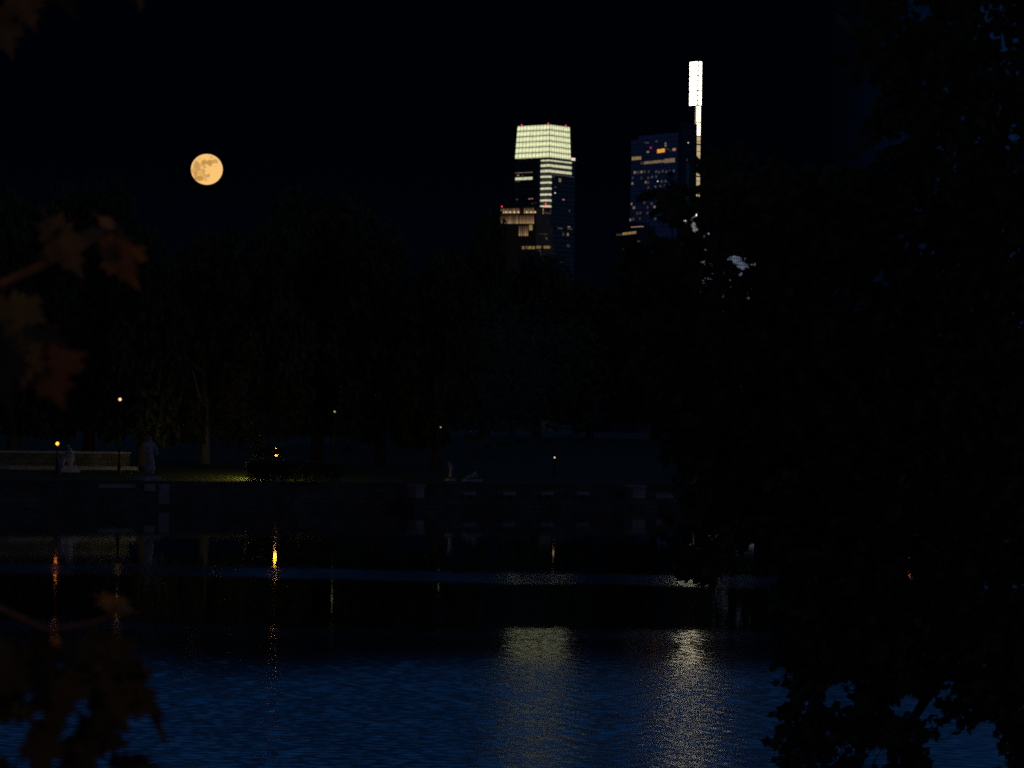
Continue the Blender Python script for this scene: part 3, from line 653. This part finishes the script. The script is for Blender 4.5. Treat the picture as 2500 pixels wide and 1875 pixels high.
def tower_spire():
    B = Bld('spire_skyscraper', 1652, 2950, 50, 'tallest skyscraper, dark blue with scattered lit windows and a brilliant white lantern on its spine')
    root = B.root; k = B.k
    FA = facade('blue_facade', (.17, .26, .50), (.26, .36, .62), 4.0, 2.6, .5)
    FG = facade('dark_facade', (.006, .015, .025), (.02, .035, .05), 4.0, 1.8, .3)
    x0 = B.L(1540, 420)[0]; z1 = B.L(1652, 333)[1]; yb = B.Rr(1694, 400)[0]
    a = MB(); a.box(x0, 0, 0, 19, -2, z1); a.box(x0 + 6, -4, 3, 16, z1, z1 + 3.5); a.build('tower_body', FA, root)
    yg = B.Rr(1668, 400)[0]; zg = B.L(1652, 300)[1]
    a = MB(); a.box(.02, 3.5, yg - 6, yb, -2, zg); a.build('side_wing', FG, root)
    a = MB(); a.box(3.52, 3.8, yg, yg + 3.4, 20, zg - 34); a.build('green_glass', mat('green_glass', (.05, .22, .2), .3), root)
    # spine and lantern: their own small corner-on block at the far end of the right face
    ys0, ys1 = B.Rr(1699, 300, 3.5)[0], B.Rr(1710.5, 300, 3.5)[0]
    zl = B.Rr(1704, 257, 3.5)[1]; zt = B.Rr(1704, 148.5, 3.5)[1]; zm = B.Rr(1704, 332, 3.5)[1]
    SPB = glow('spine_bright', (1, .86, .55), 3.0); SPD = mat('spine_striped', (.05, .05, .05), .4)
    n, l, b = nodes(SPD); tc = n.new('ShaderNodeTexCoord'); sp = n.new('ShaderNodeSeparateXYZ'); l.new(tc.outputs['Object'], sp.inputs[0])
    cb = n.new('ShaderNodeCombineXYZ'); l.new(sp.outputs['Z'], cb.inputs['Z']); t = n.new('ShaderNodeTexNoise'); t.inputs['Scale'].default_value = .22; t.inputs['Detail'].default_value = 5; t.inputs['Roughness'].default_value = .75
    l.new(cb.outputs[0], t.inputs['Vector']); mr = n.new('ShaderNodeMapRange'); mr.inputs['From Min'].default_value = .36; mr.inputs['From Max'].default_value = .66; mr.inputs['To Min'].default_value = .36; mr.inputs['To Max'].default_value = 1.0
    l.new(t.outputs['Fac'], mr.inputs['Value']); l.new(mr.outputs[0], b.inputs['Emission Strength']); b.inputs['Emission Color'].default_value = (1, .72, .38, 1)
    xd = 3.4; zlow = B.Rr(1700, 505, 3.5)[1]
    a = MB(); a.box(2.9, xd, ys0, ys1, zm, zl); s_ = a.build('spine', SPB, root)
    a = MB(); a.box(2.2, xd, ys0 - .3, ys1, zlow, zm - .05); sd = a.build('spine_shaft', SPD, root)
    a = MB(); a.box(2.2, xd, ys0 - .3, ys1, 0, zlow - .05); a.build('spine_foot', SPB, root)
    g = MB(); g.box(xd - .2, xd + .2, ys0 - .15, ys0 + .6, zm, zl); g.box(xd, xd + .25, ys1 - .2, ys1 + .15, zm, zl)
    nz = 9
    for i in range(nz + 1):
        z = zm + (zl - zm) * i / nz; wv = .9 if i in (0, 4, 9) else .2; g.box(xd, xd + .25, ys0, ys1, z - wv / 2, z + wv / 2)
    g.box(xd, xd + .12, ys0 + 3.2, ys0 + 3.4, zm, zl)
    g.build('spine_frame', M_FRAME, s_)
    g = MB(); rnd = random.Random(4); z = zm - .2
    while z > zlow:
        z -= rnd.choice((2.1, 4.2, 4.2, 6.3)); hgt = rnd.choice((.3, .4, 1.2))
        g.box(xd, xd + .2, ys0 - .3, ys1, z - hgt, z)
    for f in (.25, .5, .75): g.box(xd, xd + .2, ys0 + (ys1 - ys0) * f - .09, ys0 + (ys1 - ys0) * f + .09, zlow, zm)
    g.build('shaft_frame', M_FRAME, sd)
    # lantern
    C2 = B.Rr(1703.6, 200, 3.6)[0]; yL1 = B.Rr(1712.6, 200, 3.6)[0]
    dx = 18.6 * k / math.cos(B.th)
    LAN = glow('lantern_glass', (1, .90, .64), 7.0)
    a = MB(); a.box(3.6 - dx, 3.6, C2, yL1, zl - .2, zt); la = a.build('lantern', LAN, root)
    g = MB(); rows = 9
    for i in range(rows + 1):
        z = zl - .2 + (zt - zl + .2) * i / rows; wv = 1.25 if i in (3, 6, 9, 0) else .7
        g.box(3.6 - dx, 3.75, C2 - .16, C2, z - wv / 2, z + wv / 2); g.box(3.6, 3.76, C2, yL1, z - wv / 2, z + wv / 2)
    g.box(3.1, 3.85, C2 - .3, C2 + .9, zl - .2, zt); g.box(3.6, 3.77, (C2 + yL1) / 2 - .1, (C2 + yL1) / 2 + .1, zl - .2, zt); g.box(3.6 - dx, 3.6, C2, yL1, zt, zt + .3)
    g.build('lantern_frame', M_FRAME, la)
    # windows of the broad left face (measured in the photograph)
    def win(px, py, w_, h_, mt): a = MB(); B.lbox(a, px, py, w_, h_, .15); a.build('window', mt, root)
    for q in ((1582, 371, 5, 4, W_YEL), (1609, 369, 8.5, 9, W_ORANGE), (1618.6, 367.5, 8.5, 9, W_ORANGE), (1625, 353, 4, 10, W_TAN), (1646, 365, 7, 6, W_PINK), (1554, 386.5, 22, 8, W_YEL),
              (1567, 398, 6, 6, W_DIM), (1575, 348, 4, 3, W_DIM), (1581, 349, 5, 3, W_GREY), (1603, 345, 4, 4, W_GREY), (1630, 364, 5, 3, W_GREY), (1637, 368, 3, 2, W_GREY), (1606, 442.5, 2.4, 2, W_WHITE), (1632.5, 479, 2.6, 2.4, W_WHITE),
              (1629.5, 516, 3, 3, W_YEL)): win(*q)
    for i in range(15): win(1574.5 + i * 5.05, 397.6 - i * .47, 4.2, 6.5 if i < 10 else 10, W_TAN)
    for q in ((1550, 421, 6), (1558, 421, 6), (1566, 420, 6), (1574, 419, 5), (1584, 419, 4), (1545, 434, 4), (1566, 434, 4), (1583, 434, 5), (1544, 448, 5), (1577, 445, 5), (1583, 446, 5), (1583, 458, 5), (1573, 481, 6), (1590, 480, 6),
              (1542, 498, 4), (1573, 495, 6), (1548, 507, 6), (1581, 506, 5), (1598, 505, 5), (1556, 521, 5), (1563.5, 520, 5), (1581, 520, 5), (1546, 535, 6), (1539, 537, 4), (1562, 534, 4)):
        win(q[0], q[1], q[2] * .85, 6, W_DIM if (q[0] * 7 + q[1]) % 3 else W_TAN)
    for q in ((1602, 419), (1609, 420), (1618, 418), (1627, 419), (1636, 417), (1645, 417), (1592, 432), (1602, 431), (1616, 443), (1625, 442), (1635, 441), (1645, 441), (1600, 456), (1612, 455), (1622, 453), (1600, 470), (1591, 497),
              (1606, 496), (1616, 493), (1624, 494), (1634, 493), (1642, 493), (1607, 518), (1622, 518), (1600, 534), (1640, 465)):
        win(q[0], q[1], 4, 5.5, W_GREY)
    for px, py in ((1680, 348.5), (1677, 390)):
        a = MB(); B.rbox(a, px, py, 2.2, 2 if py < 360 else 5, .2, 3.5); a.build('window', W_WHITE if py < 360 else W_GREY, root)
    m = MB(); xx, zz = B.L(1589.5, 361); m.lathe([(.5, -.4), (.7, 0), (.3, .6)], (xx, -.5, zz), 8); m.build('beacon', glow('beacon_magenta', (1, .02, .3), .8), root)
tower_spire()

def block_low():
    B = Bld('office_block', 1560, 2500, 45, 'low dark office block with one amber strip of windows left of the spire skyscraper')
    x0 = B.L(1500, 580)[0]; y1 = B.Rr(1600, 580)[0]; z1 = B.L(1560, 550)[1]
    a = MB(); a.box(x0, 0, 0, y1, -2, z1); a.build('walls', facade('block_facade', (.02, .022, .03), (.05, .05, .06), 4, 2.5, .4), B.root)
    a = MB(); a.box(x0 + 3, -3, 3, y1 - 3, z1, z1 + 2.5); a.build('roof_plant', M_FRAME, B.root)
    for i in range(8): a = MB(); B.lbox(a, 1522 + i * 4.2, 571 - i * .5, 3.7, 6, .15); a.build('window', W_YEL, B.root)
    a = MB(); B.lbox(a, 1512, 573, 14, 4, .15); a.build('window', W_DIM, B.root)
    a = MB(); B.lbox(a, 1551, 554, 20, 2, .15); a.build('light_strip', W_PINK, B.root)
    a = MB(); B.rbox(a, 1566, 553, 10, 2, .15); a.build('light_strip', W_PINK, B.root)
    for px, py in ((1559, 589), (1523, 608), (1530, 606)): a = MB(); B.lbox(a, px, py, 5, 4, .15); a.build('window', W_DIM, B.root)
block_low()
def block_grey():
    B = Bld('floodlit_building', 1745, 2600, 42, 'blue grey floodlit building glimpsed through gaps in the overhanging leaves')
    x0 = B.L(1662, 600)[0]; y1 = B.Rr(1850, 600)[0]; z1 = B.L(1745, 612)[1]; z2 = B.L(1680, 528)[1]
    GL = glow('grey_lit_facade', (.42, .50, .72), .20, .35, (.15, .15, .3)); GW = glow('white_lit_facade', (.8, .78, .85), .2, .3, (.2, .2, .3))  # floodlighting on the facade put into its own emission
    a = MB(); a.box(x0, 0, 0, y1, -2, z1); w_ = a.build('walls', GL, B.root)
    xm = B.L(1698, 560)[0]
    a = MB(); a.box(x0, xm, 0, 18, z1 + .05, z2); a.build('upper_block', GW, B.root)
    a = MB(); B.lbox(a, 1672, 538, 5, 11, .2); a.build('lit_window', W_WHITE, B.root)
    g = MB(); z = z1
    while z > 30: g.box(x0, .15, -.15, 0, z - .5, z); g.box(0, .15, 0, y1, z - .5, z); z -= 4.5
    for i in range(22): g.box(x0 * i / 22 - .12, x0 * i / 22 + .12, -.12, 0, 30, z1); g.box(0, .12, y1 * i / 22 - .12, y1 * i / 22 + .12, 30, z1)
    g.build('frame', M_FRAME, w_)
    a = MB(); B.lbox(a, 1692, 692, 9, 11, .2); a.build('lit_window', W_WHITE, B.root)
block_grey()

# ------------------------------------------------------------------ water
def build_water():
    rs = np.concatenate([np.arange(5, 34, .6), np.arange(34, 72, .034), np.arange(72, 110, .07), np.arange(110, 262, .2), np.array([300, 400])])
    th = np.concatenate([np.linspace(-1.45, -.205, 26)[:-1], np.arange(-.205, .2051, .00065), np.linspace(.2055, 1.45, 26)[1:]])
    rr, tt = np.meshgrid(rs, th, indexing='ij'); X = rr * np.sin(tt); Y = rr * np.cos(tt)
    rng = np.random.RandomState(5)
    def patch(sx, sy, k=5):
        o = np.zeros_like(X)
        for i in range(k):
            a = rng.uniform(-1, 1); f = 2 ** (i * .6); o += np.sin(X / sx * f * (1 + .3 * a) + Y / sy * f * a * .6 + rng.uniform(0, 6.3)) / f
        return o / 2
    def ss(a, b, x): t = np.clip((x - a) / (b - a), 0, 1); return t * t * (3 - 2 * t)
    q = Y + 1.6 * patch(4, 9) + .10 * X
    amp = .095 + .95 * (1 - ss(50, 66, q + 1.5 * patch(2.0, 5))) + .33 * (1 - ss(69, 73, q))          # breeze near the viewer, calm under the far bank
    amp += (.85 + .2 * ss(-6, 8, X)) * ss(92, 95, q) * (1 - ss(100, 104, q)) * (.75 + .35 * patch(3, 6))                       # one ruffled lane
    amp += .04 * ss(66, 69, q) * (1 - ss(69, 78, q))
    amp += .10 * ss(66, 69, Y + .6 * patch(3, 6)) * (1 - ss(70, 72, Y))
    amp = np.clip(amp * (.92 + .12 * patch(1.6, 4)), .02, 1.3)
    Z = np.zeros_like(X); N = 56
    lam = np.exp(rng.uniform(math.log(.08), math.log(.44), N)); dr = rng.normal(R(6), R(30), N); ph = rng.uniform(0, 6.3, N)
    sl = .043 / math.sqrt(N / 2)
    for i in range(N):
        k = 2 * math.pi / lam[i]; w_ = np.sin(k * (X * math.sin(dr[i]) + Y * math.cos(dr[i])) + ph[i])
        Z += sl / k * (w_ + .22 * np.cos(2 * (k * (X * math.sin(dr[i]) + Y * math.cos(dr[i])) + ph[i])))
    Z *= amp
    Z[:, np.abs(th) > .206] *= .0
    nr, nt = X.shape
    co = np.stack([X, Y, Z], -1).reshape(-1, 3).astype(np.float32)
    idx = np.arange(nr * nt, dtype=np.int32).reshape(nr, nt)
    q4 = np.stack([idx[:-1, :-1], idx[:-1, 1:], idx[1:, 1:], idx[1:, :-1]], -1).reshape(-1, 4)[:, ::-1]
    me = bpy.data.meshes.new('water'); me.vertices.add(len(co)); me.vertices.foreach_set('co', co.ravel())
    me.loops.add(q4.size); me.loops.foreach_set('vertex_index', np.ascontiguousarray(q4).ravel())
    me.polygons.add(len(q4)); me.polygons.foreach_set('loop_start', np.arange(0, q4.size, 4, dtype=np.int32)); me.polygons.foreach_set('loop_total', np.full(len(q4), 4, dtype=np.int32))
    me.polygons.foreach_set('use_smooth', np.ones(len(q4), dtype=bool)); me.update(calc_edges=True)
    at = me.attributes.new('breeze', 'FLOAT', 'POINT'); at.data.foreach_set('value', amp.astype(np.float32).ravel())
    m = mat('river_water', (.004, .009, .012), .045); nn, ll, b = nodes(m); b.inputs['IOR'].default_value = 1.33
    an = nn.new('ShaderNodeAttribute'); an.attribute_name = 'breeze'; mr = nn.new('ShaderNodeMapRange'); mr.inputs['To Min'].default_value = .015; mr.inputs['To Max'].default_value = .185
    ll.new(an.outputs['Fac'], mr.inputs['Value']); ll.new(mr.outputs[0], b.inputs['Roughness'])     # finest ripples of the breeze
    me.materials.append(m)
    o = bpy.data.objects.new('water', me); COL.objects.link(o)
    tag(o, 'dark river with wind ripples catching blue sky and tower lights', 'water', kind='structure')
build_water()

# ------------------------------------------------------------------ near bank
def build_near_bank():
    mb = MB(); xs = list(np.arange(-60, 60.1, 1.5)); ys = list(np.arange(-60, 34.1, 1.2))
    def edge(x):  # the river's edge; a low spit carries the overhanging tree
        return 7 + 17.5 / (1 + math.exp(-(x - 7.2) * 1.7)) + .5 * noise.noise(Vector((x * .3, 0, 0)))
    for y in ys:
        for x in xs:
            d = edge(x) - y; z = -1.2 + 3.3 / (1 + math.exp(-(d - 1.2) * .9)) + .06 * noise.noise(Vector((x * .5, y * .5, 0)))
            if y > 12: z = min(z, .75)
            mb.v.append((x, y, z))
    m = len(xs)
    for j in range(len(ys) - 1):
        for i in range(m - 1): mb.f.append((j * m + i, j * m + i + 1, (j + 1) * m + i + 1, (j + 1) * m + i)); mb.c.append(None)
    tag(mb.build('terrain', M_EARTH, smooth=True), 'near river bank the picture was taken from', 'ground', kind='structure')
build_near_bank()
def assumed_street_lamp():  # assumed lamp, out of view, added to light the leaves at the left
    root = thing('assumed_street_lamp', (-2.6, -3.2, 2.0), 'assumed warm street lamp on the near bank behind the viewer, unseen, added to light the left-hand leaves', 'lamp')
    a = MB(); a.lathe([(.14, -.2), (.14, .3), (.08, .4), (.05, 3.6)], n=12); a.build('post', M_IRON, root, True)
    a = MB(); a.lathe([(.05, 3.6), (.15, 3.66), (.16, 3.72)], n=12); a.build('collar', M_IRON, root, True)
    a = MB(); a.ball((0, 0, 3.9), .18, 16); a.build('globe', glow('assumed_lamp_glow', (1, .64, .30), 64), root, True)
    a = MB(); a.lathe([(.24, 4.07), (.2, 4.12), (.04, 4.3)], n=14); a.build('lamp_cap', M_IRON, root, True)
assumed_street_lamp()

# ------------------------------------------------------------------ leaves close to the viewer
LOBES = [(0, 0), (.08, .07), (.30, -.02), (.26, .14), (.40, .20), (.28, .30), (.54, .46), (.40, .48), (.44, .62), (.24, .56), (.20, .66), (.25, .78), (.12, .78), (0, 1.06)]
OVAL = [(0, 0), (.12, .12), (.22, .3), (.26, .5), (.2, .72), (.1, .88), (0, 1.0)]
def leaf(mb, base, tip, side, wd, outline=LOBES, col=None, curl=.12, fold=.12):
    """one leaf blade from base to tip; side = unit vector across, wd = width"""
    ax = tip - base; L = ax.length; nrm = ax.cross(side).normalized()
    mid = [base + ax * v + nrm * (curl * L * (v * v - .5 * v)) for _, v in outline]
    Lp = [m + side * (u * wd) + nrm * (fold * u * wd) for m, (u, _) in zip(mid, outline)]
    Rp = [m - side * (u * wd) + nrm * (fold * u * wd) for m, (u, _) in zip(mid, outline)]
    n0 = len(mb.v); k = len(outline); mb.v += [tuple(p) for p in mid + Lp + Rp]
    for i in range(k - 1):
        a, b = i, i + 1
        for o in (k, 2 * k):
            if i == 0: f = (a, o + n0 * 0 + b, b)
            elif i == k - 2: f = (a, o + a, b)
            else: f = (a, o + a, o + b, b)
            f = tuple(n0 + q for q in f); mb.f.append(f if o == k else f[::-1]); mb.c.append(col)

def overhanging_tree():
    rnd = random.Random(21)
    base = Vector((4.75, 25.0, .55))
    root = thing('overhanging_tree', base, 'large black silhouetted tree overhanging the water, filling the right side of the picture', 'tree')
    DM = 24.5
    def W(px, py, d): return P(px, py, d) - base
    t = MB()
    t.tube([(0, 0, -.4), (.02, 0, .6), (-.12, .05, 2.2), (-.05, .1, 4.2), (-.3, .1, 6.5)], [.42, .33, .28, .22, .12], 14)
    t.build('trunk', M_BARK, root, True)
    limbs = [[(2520, 900), (2250, 760), (1950, 640), (1700, 590), (1560, 600)], [(2520, 760), (2300, 560), (2050, 470), (1850, 420), (1650, 478)], [(2500, 500), (2330, 330), (2180, 180), (2040, 40)],
             [(2510, 1050), (2280, 1080), (2000, 1180), (1800, 1300), (1720, 1400)], [(2520, 1200), (2330, 1380), (2120, 1520), (1990, 1700), (1950, 1860)], [(2520, 1320), (2420, 1480), (2330, 1600), (2200, 1800)],
             [(2520, 620), (2400, 300), (2350, 60)], [(2520, 950), (2200, 950), (1900, 900), (1700, 860)]]
    for lb in limbs:
        a = MB(); m = len(lb); pts = []
        d0 = rnd.uniform(-.6, .6)
        for i, (px, py) in enumerate(lb): pts.append(W(px, py, DM + .5 + d0 * i / m + rnd.uniform(-.1, .1)))
        pts.insert(0, Vector((-.05, .05, max(1.0, pts[0].z - .5))))
        a.tube(pts, [.10] + [.07 * (1 - i / m) + .012 for i in range(m)], 8); a.build('limb', M_BARK, root, True)
    poly = [(2080, -60), (2120, 80), (2090, 160), (2170, 230), (2140, 330), (2180, 420), (2010, 400), (1900, 385), (1770, 370), (1720, 400), (1790, 440), (1770, 460), (1700, 455), (1600, 458), (1645, 508), (1690, 540), (1720, 555), (1650, 590), (1612, 578),
            (1572, 590), (1548, 618), (1520, 655), (1530, 720), (1560, 800), (1590, 900), (1620, 1000), (1660, 1100), (1700, 1150), (1690, 1250), (1660, 1330), (1690, 1390), (1718, 1418), (1750, 1390), (1800, 1330), (1880, 1330), (1920, 1380), (1935, 1480), (1925, 1560), (1950, 1640), (1960, 1700),
            (1925, 1760), (1945, 1900), (2290, 1900), (2270, 1800), (2310, 1740), (2400, 1765), (2440, 1740), (2470, 1800), (2480, 1900), (2600, 1900), (2600, -60)]
    def inside(x, y):
        c = False; j = len(poly) - 1
        for i in range(len(poly)):
            xi, yi = poly[i]; xj, yj = poly[j]
            if (yi > y) != (yj > y) and x < (xj - xi) * (y - yi) / (yj - yi) + xi: c = not c
            j = i
        return c
    holes = [(1774, 640, 8, 8), (1791, 633, 12, 9), (1799, 650, 13, 7), (1783, 656, 7, 6), (1816, 641, 5, 9), (1765, 669, 12, 4), (1744, 677, 7, 3), (1720, 688, 9, 4), (1735, 655, 4, 6), (1823, 625, 8, 3), (1806, 668, 5, 4), (1668, 540, 6, 9), (1680, 550, 9, 6), (1690, 557, 8, 3), (1697, 524, 9, 13), (1692, 548, 10, 9), (1690, 690, 7, 9), (1703, 486, 7, 14), (1703, 452, 13, 20), (1705, 524, 5, 15), (1698, 532, 7, 6), (1702, 562, 4, 7), (2265, 30, 24, 20), (2445, 40, 12, 24), (2205, 330, 16, 24), (2390, 350, 30, 8), (2475, 330, 14, 26), (2050, 1690, 38, 28),
             (2240, 1715, 44, 34), (2065, 1835, 26, 20), (2150, 1850, 30, 26), (1997, 1868, 14, 14), (2325, 1690, 14, 28), (2110, 1380, 14, 10), (2210, 545, 5, 4), (1985, 666, 8, 6), (2225, 668, 10, 6), (2105, 548, 7, 7), (2360, 612, 12, 5), (1990, 695, 10, 7), (2120, 705, 5, 10), (1937, 1287, 10, 9), (1945, 1352, 11, 34), (2224, 1372, 8, 14)]
    def inhole(x, y, k=1.0): return any(((x - a) / (rx * k)) ** 2 + ((y - b) / (ry * k)) ** 2 < 1 for a, b, rx, ry in holes)
    lv = MB(); tw = MB(); made = 0
    k = DM / F
    while made < 6000:
        px = rnd.uniform(1480, 2580); py = rnd.uniform(-80, 1920)
        if not inside(px, py) or inhole(px, py, 1.25): continue
        if py < 420 and px < 2230 and rnd.random() < .35: continue
        made += 1
        d = DM + rnd.uniform(-1.8, 1.8)
        # a spray: short twig with alternate leaves, hanging outward (left) and down
        ang = rnd.gauss(R(200), R(50)); L = rnd.uniform(28, 62)
        ex, ey = px + math.cos(ang) * L, py - math.sin(ang) * L * .8 + 8
        p0 = W(px, py, d); p1 = W(ex, ey, d + rnd.gauss(0, .15))
        tw.tube([p0, (p0 + p1) / 2 + Vector((0, 0, .01)), p1], [.006, .004, .002], 4)
        nl = rnd.randint(4, 7)
        for i in range(nl):
            f = (i + .6) / nl; b0 = p0.lerp(p1, f); sgn = -1 if i % 2 else 1
            dirv = ((p1 - p0).normalized() * .7 + RIGHT * rnd.gauss(0, .5) + UP * (rnd.gauss(-.25, .45) + .35 * sgn) + FWD * rnd.gauss(0, .45)).normalized()
            ln = rnd.uniform(.05, .095); tip = b0 + dirv * ln
            m = b0 + dirv * ln * .5; mw = m + base
            # back to the picture: keep the gaps through which sky, building and water show
            rel = mw - CAM; dz = rel.dot(FWD); qx = 1250 + F * rel.dot(RIGHT) / dz; qy = 937.5 - F * rel.dot(UP) / dz
            if inhole(qx, qy) and rnd.random() < .84: continue
            side = dirv.cross(Vector((rnd.gauss(0, .6), rnd.gauss(-1, .3), rnd.gauss(0, .6)))).normalized()
            leaf(lv, b0, tip, side, ln * rnd.uniform(.75, 1.05), LOBES, None, rnd.uniform(-.2, .35), rnd.uniform(0, .3))
    lv.build('crown', M_NEAR, root); tw.build('twigs', M_BARK, root)
overhanging_tree()

def autumn_tree():
    rnd = random.Random(12); D0 = 3.0
    base = Vector((-1.15, 2.7, 2.0))
    root = thing('autumn_tree', base, 'blurred brown and orange autumn leaves reaching in close to the viewer along the left edge', 'tree')
    def W(px, py, d=D0): return P(px, py, d) - base
    t = MB(); t.tube([(0, 0, -.3), (.02, 0, .6), (-.02, .05, 1.4), (.05, .1, 2.6)], [.10, .085, .07, .04], 12); t.build('trunk', M_BARK, root, True)
    def branch(pts, z0, rad=.006):
        a = MB(); q = [W(x, y, d) for x, y, d in pts]; q = [Vector((0, .03, z0))] + q
        a.tube(q, [.02] + [rad * (1 - .7 * i / len(pts)) for i in range(len(pts))], 8); return a.build('branch', M_TWIG, root, True)
    OR, BR, OL, DK = (.38, .18, .04), (.18, .105, .045), (.15, .11, .035), (.045, .032, .014)  # DK: leaves turned from the assumed lamp, their shade put into the colour
    def leaves(parent, items):
        mb = MB()
        for (bx, by, tx, ty, wpx, d, tilt, col, ol) in items:
            b0, t0 = W(bx, by, d), W(tx, ty, d - .02 + rnd.uniform(-.02, .02)); ax = (t0 - b0).normalized()
            flat = ax.cross(FWD).normalized(); side = (flat * math.cos(R(tilt)) + FWD * math.sin(R(tilt)))
            L = (t0 - b0).length
            leaf(mb, b0, t0, side, wpx * d / F / (math.cos(R(tilt)) + .05), ol, col, rnd.uniform(.05, .3), rnd.uniform(.0, .35))
            back = (b0 - ax * L * .25); mb.tube([back, b0], [.0009, .0007], 4, col)
        mb.build('foliage', M_FALL, parent)
    b1 = branch([(-120, 740, 2.95), (0, 697, 3.0), (110, 645, 3.0), (190, 600, 3.02), (260, 560, 3.05)], 1.5)
    leaves(b1, [(118, 540, 195, 690, 120, 3.0, 40, BR, LOBES), (240, 560, 205, 600, 60, 3.02, 30, BR, LOBES), (240, 530, 290, 565, 60, 3.05, 15, OR, OVAL), (262, 575, 330, 715, 120, 3.05, 45, (.30, .12, .03), LOBES), (300, 600, 330, 690, 50, 3.04, 40, (.24, .08, .045), OVAL),
                (150, 560, 110, 640, 60, 3.0, 60, BR, LOBES)])
    b2 = branch([(-150, 700, 2.8), (-20, 735, 2.85), (60, 745, 2.85), (90, 830, 2.86)], 1.35)
    leaves(b2, [(20, 735, 120, 800, 110, 2.85, 35, OL, LOBES), (10, 745, 30, 900, 150, 2.84, 45, OL, LOBES), (85, 815, 142, 1015, 190, 2.86, 40, (.19, .075, .03), LOBES), (70, 840, 40, 960, 90, 2.84, 45, BR, LOBES), (205, 890, 180, 925, 20, 2.9, 50, OL, OVAL), (90, 1010, 118, 1065, 30, 2.88, 60, DK, OVAL),
                (-30, 800, 20, 1010, 120, 2.8, 50, DK, LOBES)])
    b3 = branch([(-100, -40, 3.1), (20, -30, 3.1), (160, -40, 3.12), (340, -50, 3.15)], 2.3)
    leaves(b3, [(-15, 20, 25, 148, 100, 3.1, 50, BR, LOBES), (30, -40, 80, 82, 110, 3.1, 50, BR, LOBES), (120, -50, 176, 64, 80, 3.12, 60, DK, LOBES), (338, -50, 341, 32, 40, 3.15, 30, BR, OVAL)])
    b4 = branch([(-150, 1420, 2.6), (-10, 1480, 2.6), (120, 1540, 2.62), (230, 1520, 2.65), (300, 1490, 2.66)], .55, .0028)
    leaves(b4, [(248, 1462, 345, 1512, 60, 2.66, 25, (.24, .13, .05), LOBES), (250, 1480, 330, 1500, 30, 2.66, 60, BR, OVAL), (130, 1545, 140, 1605, 60, 2.62, 20, OR, OVAL), (150, 1590, 255, 1690, 60, 2.62, 35, (.40, .19, .03), OVAL), (200, 1560, 330, 1690, 150, 2.64, 40, DK, LOBES)])
    b5 = branch([(-150, 1660, 2.5), (0, 1660, 2.5), (120, 1660, 2.52), (250, 1650, 2.55)], .4)
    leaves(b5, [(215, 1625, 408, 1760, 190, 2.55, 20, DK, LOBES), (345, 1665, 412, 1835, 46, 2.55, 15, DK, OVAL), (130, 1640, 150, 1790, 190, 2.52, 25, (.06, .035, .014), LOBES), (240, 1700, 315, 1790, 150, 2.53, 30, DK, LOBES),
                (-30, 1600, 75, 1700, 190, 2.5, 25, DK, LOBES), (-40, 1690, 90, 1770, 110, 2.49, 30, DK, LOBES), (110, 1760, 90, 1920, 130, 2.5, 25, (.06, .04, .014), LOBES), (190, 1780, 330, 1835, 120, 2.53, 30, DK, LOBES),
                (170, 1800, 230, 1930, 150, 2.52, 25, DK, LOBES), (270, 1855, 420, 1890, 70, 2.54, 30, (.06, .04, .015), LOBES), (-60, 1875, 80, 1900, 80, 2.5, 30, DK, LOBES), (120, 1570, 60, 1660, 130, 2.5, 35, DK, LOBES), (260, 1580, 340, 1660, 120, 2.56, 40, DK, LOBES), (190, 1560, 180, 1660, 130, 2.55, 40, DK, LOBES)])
autumn_tree()

# ------------------------------------------------------------------ camera, render
cd = bpy.data.cameras.new('camera'); cam = bpy.data.objects.new('camera', cd); COL.objects.link(cam)
cd.sensor_width = 36; cd.lens = 36 * F / 2500; cd.clip_start = .1; cd.clip_end = 40000
cam.matrix_world = Matrix.Translation(CAM) @ Matrix((RIGHT, UP, -FWD)).transposed().to_4x4()
cd.dof.use_dof = True; cd.dof.focus_distance = 600; cd.dof.aperture_fstop = 21.0
SC.camera = cam
SC.view_settings.view_transform = 'Standard'; SC.view_settings.look = 'None'; SC.view_settings.exposure = 0; SC.view_settings.gamma = 1
SC.render.engine = 'CYCLES'
for m in bpy.data.materials:      # small windows need no light sampling of their own
    if m.name.startswith(('window', 'uplit', 'dim_floor', 'grey_lit', 'white_lit', 'beacon', 'parapet', 'spine_striped', 'floodlight', 'moon')): m.cycles.emission_sampling = 'NONE'
cy = SC.cycles; cy.use_denoising = False; cy.caustics_reflective = False; cy.caustics_refractive = False; cy.max_bounces = 6; cy.diffuse_bounces = 2; cy.glossy_bounces = 3
cy.sample_clamp_indirect = 6; cy.use_adaptive_sampling = False; cy.filter_width = 1.9
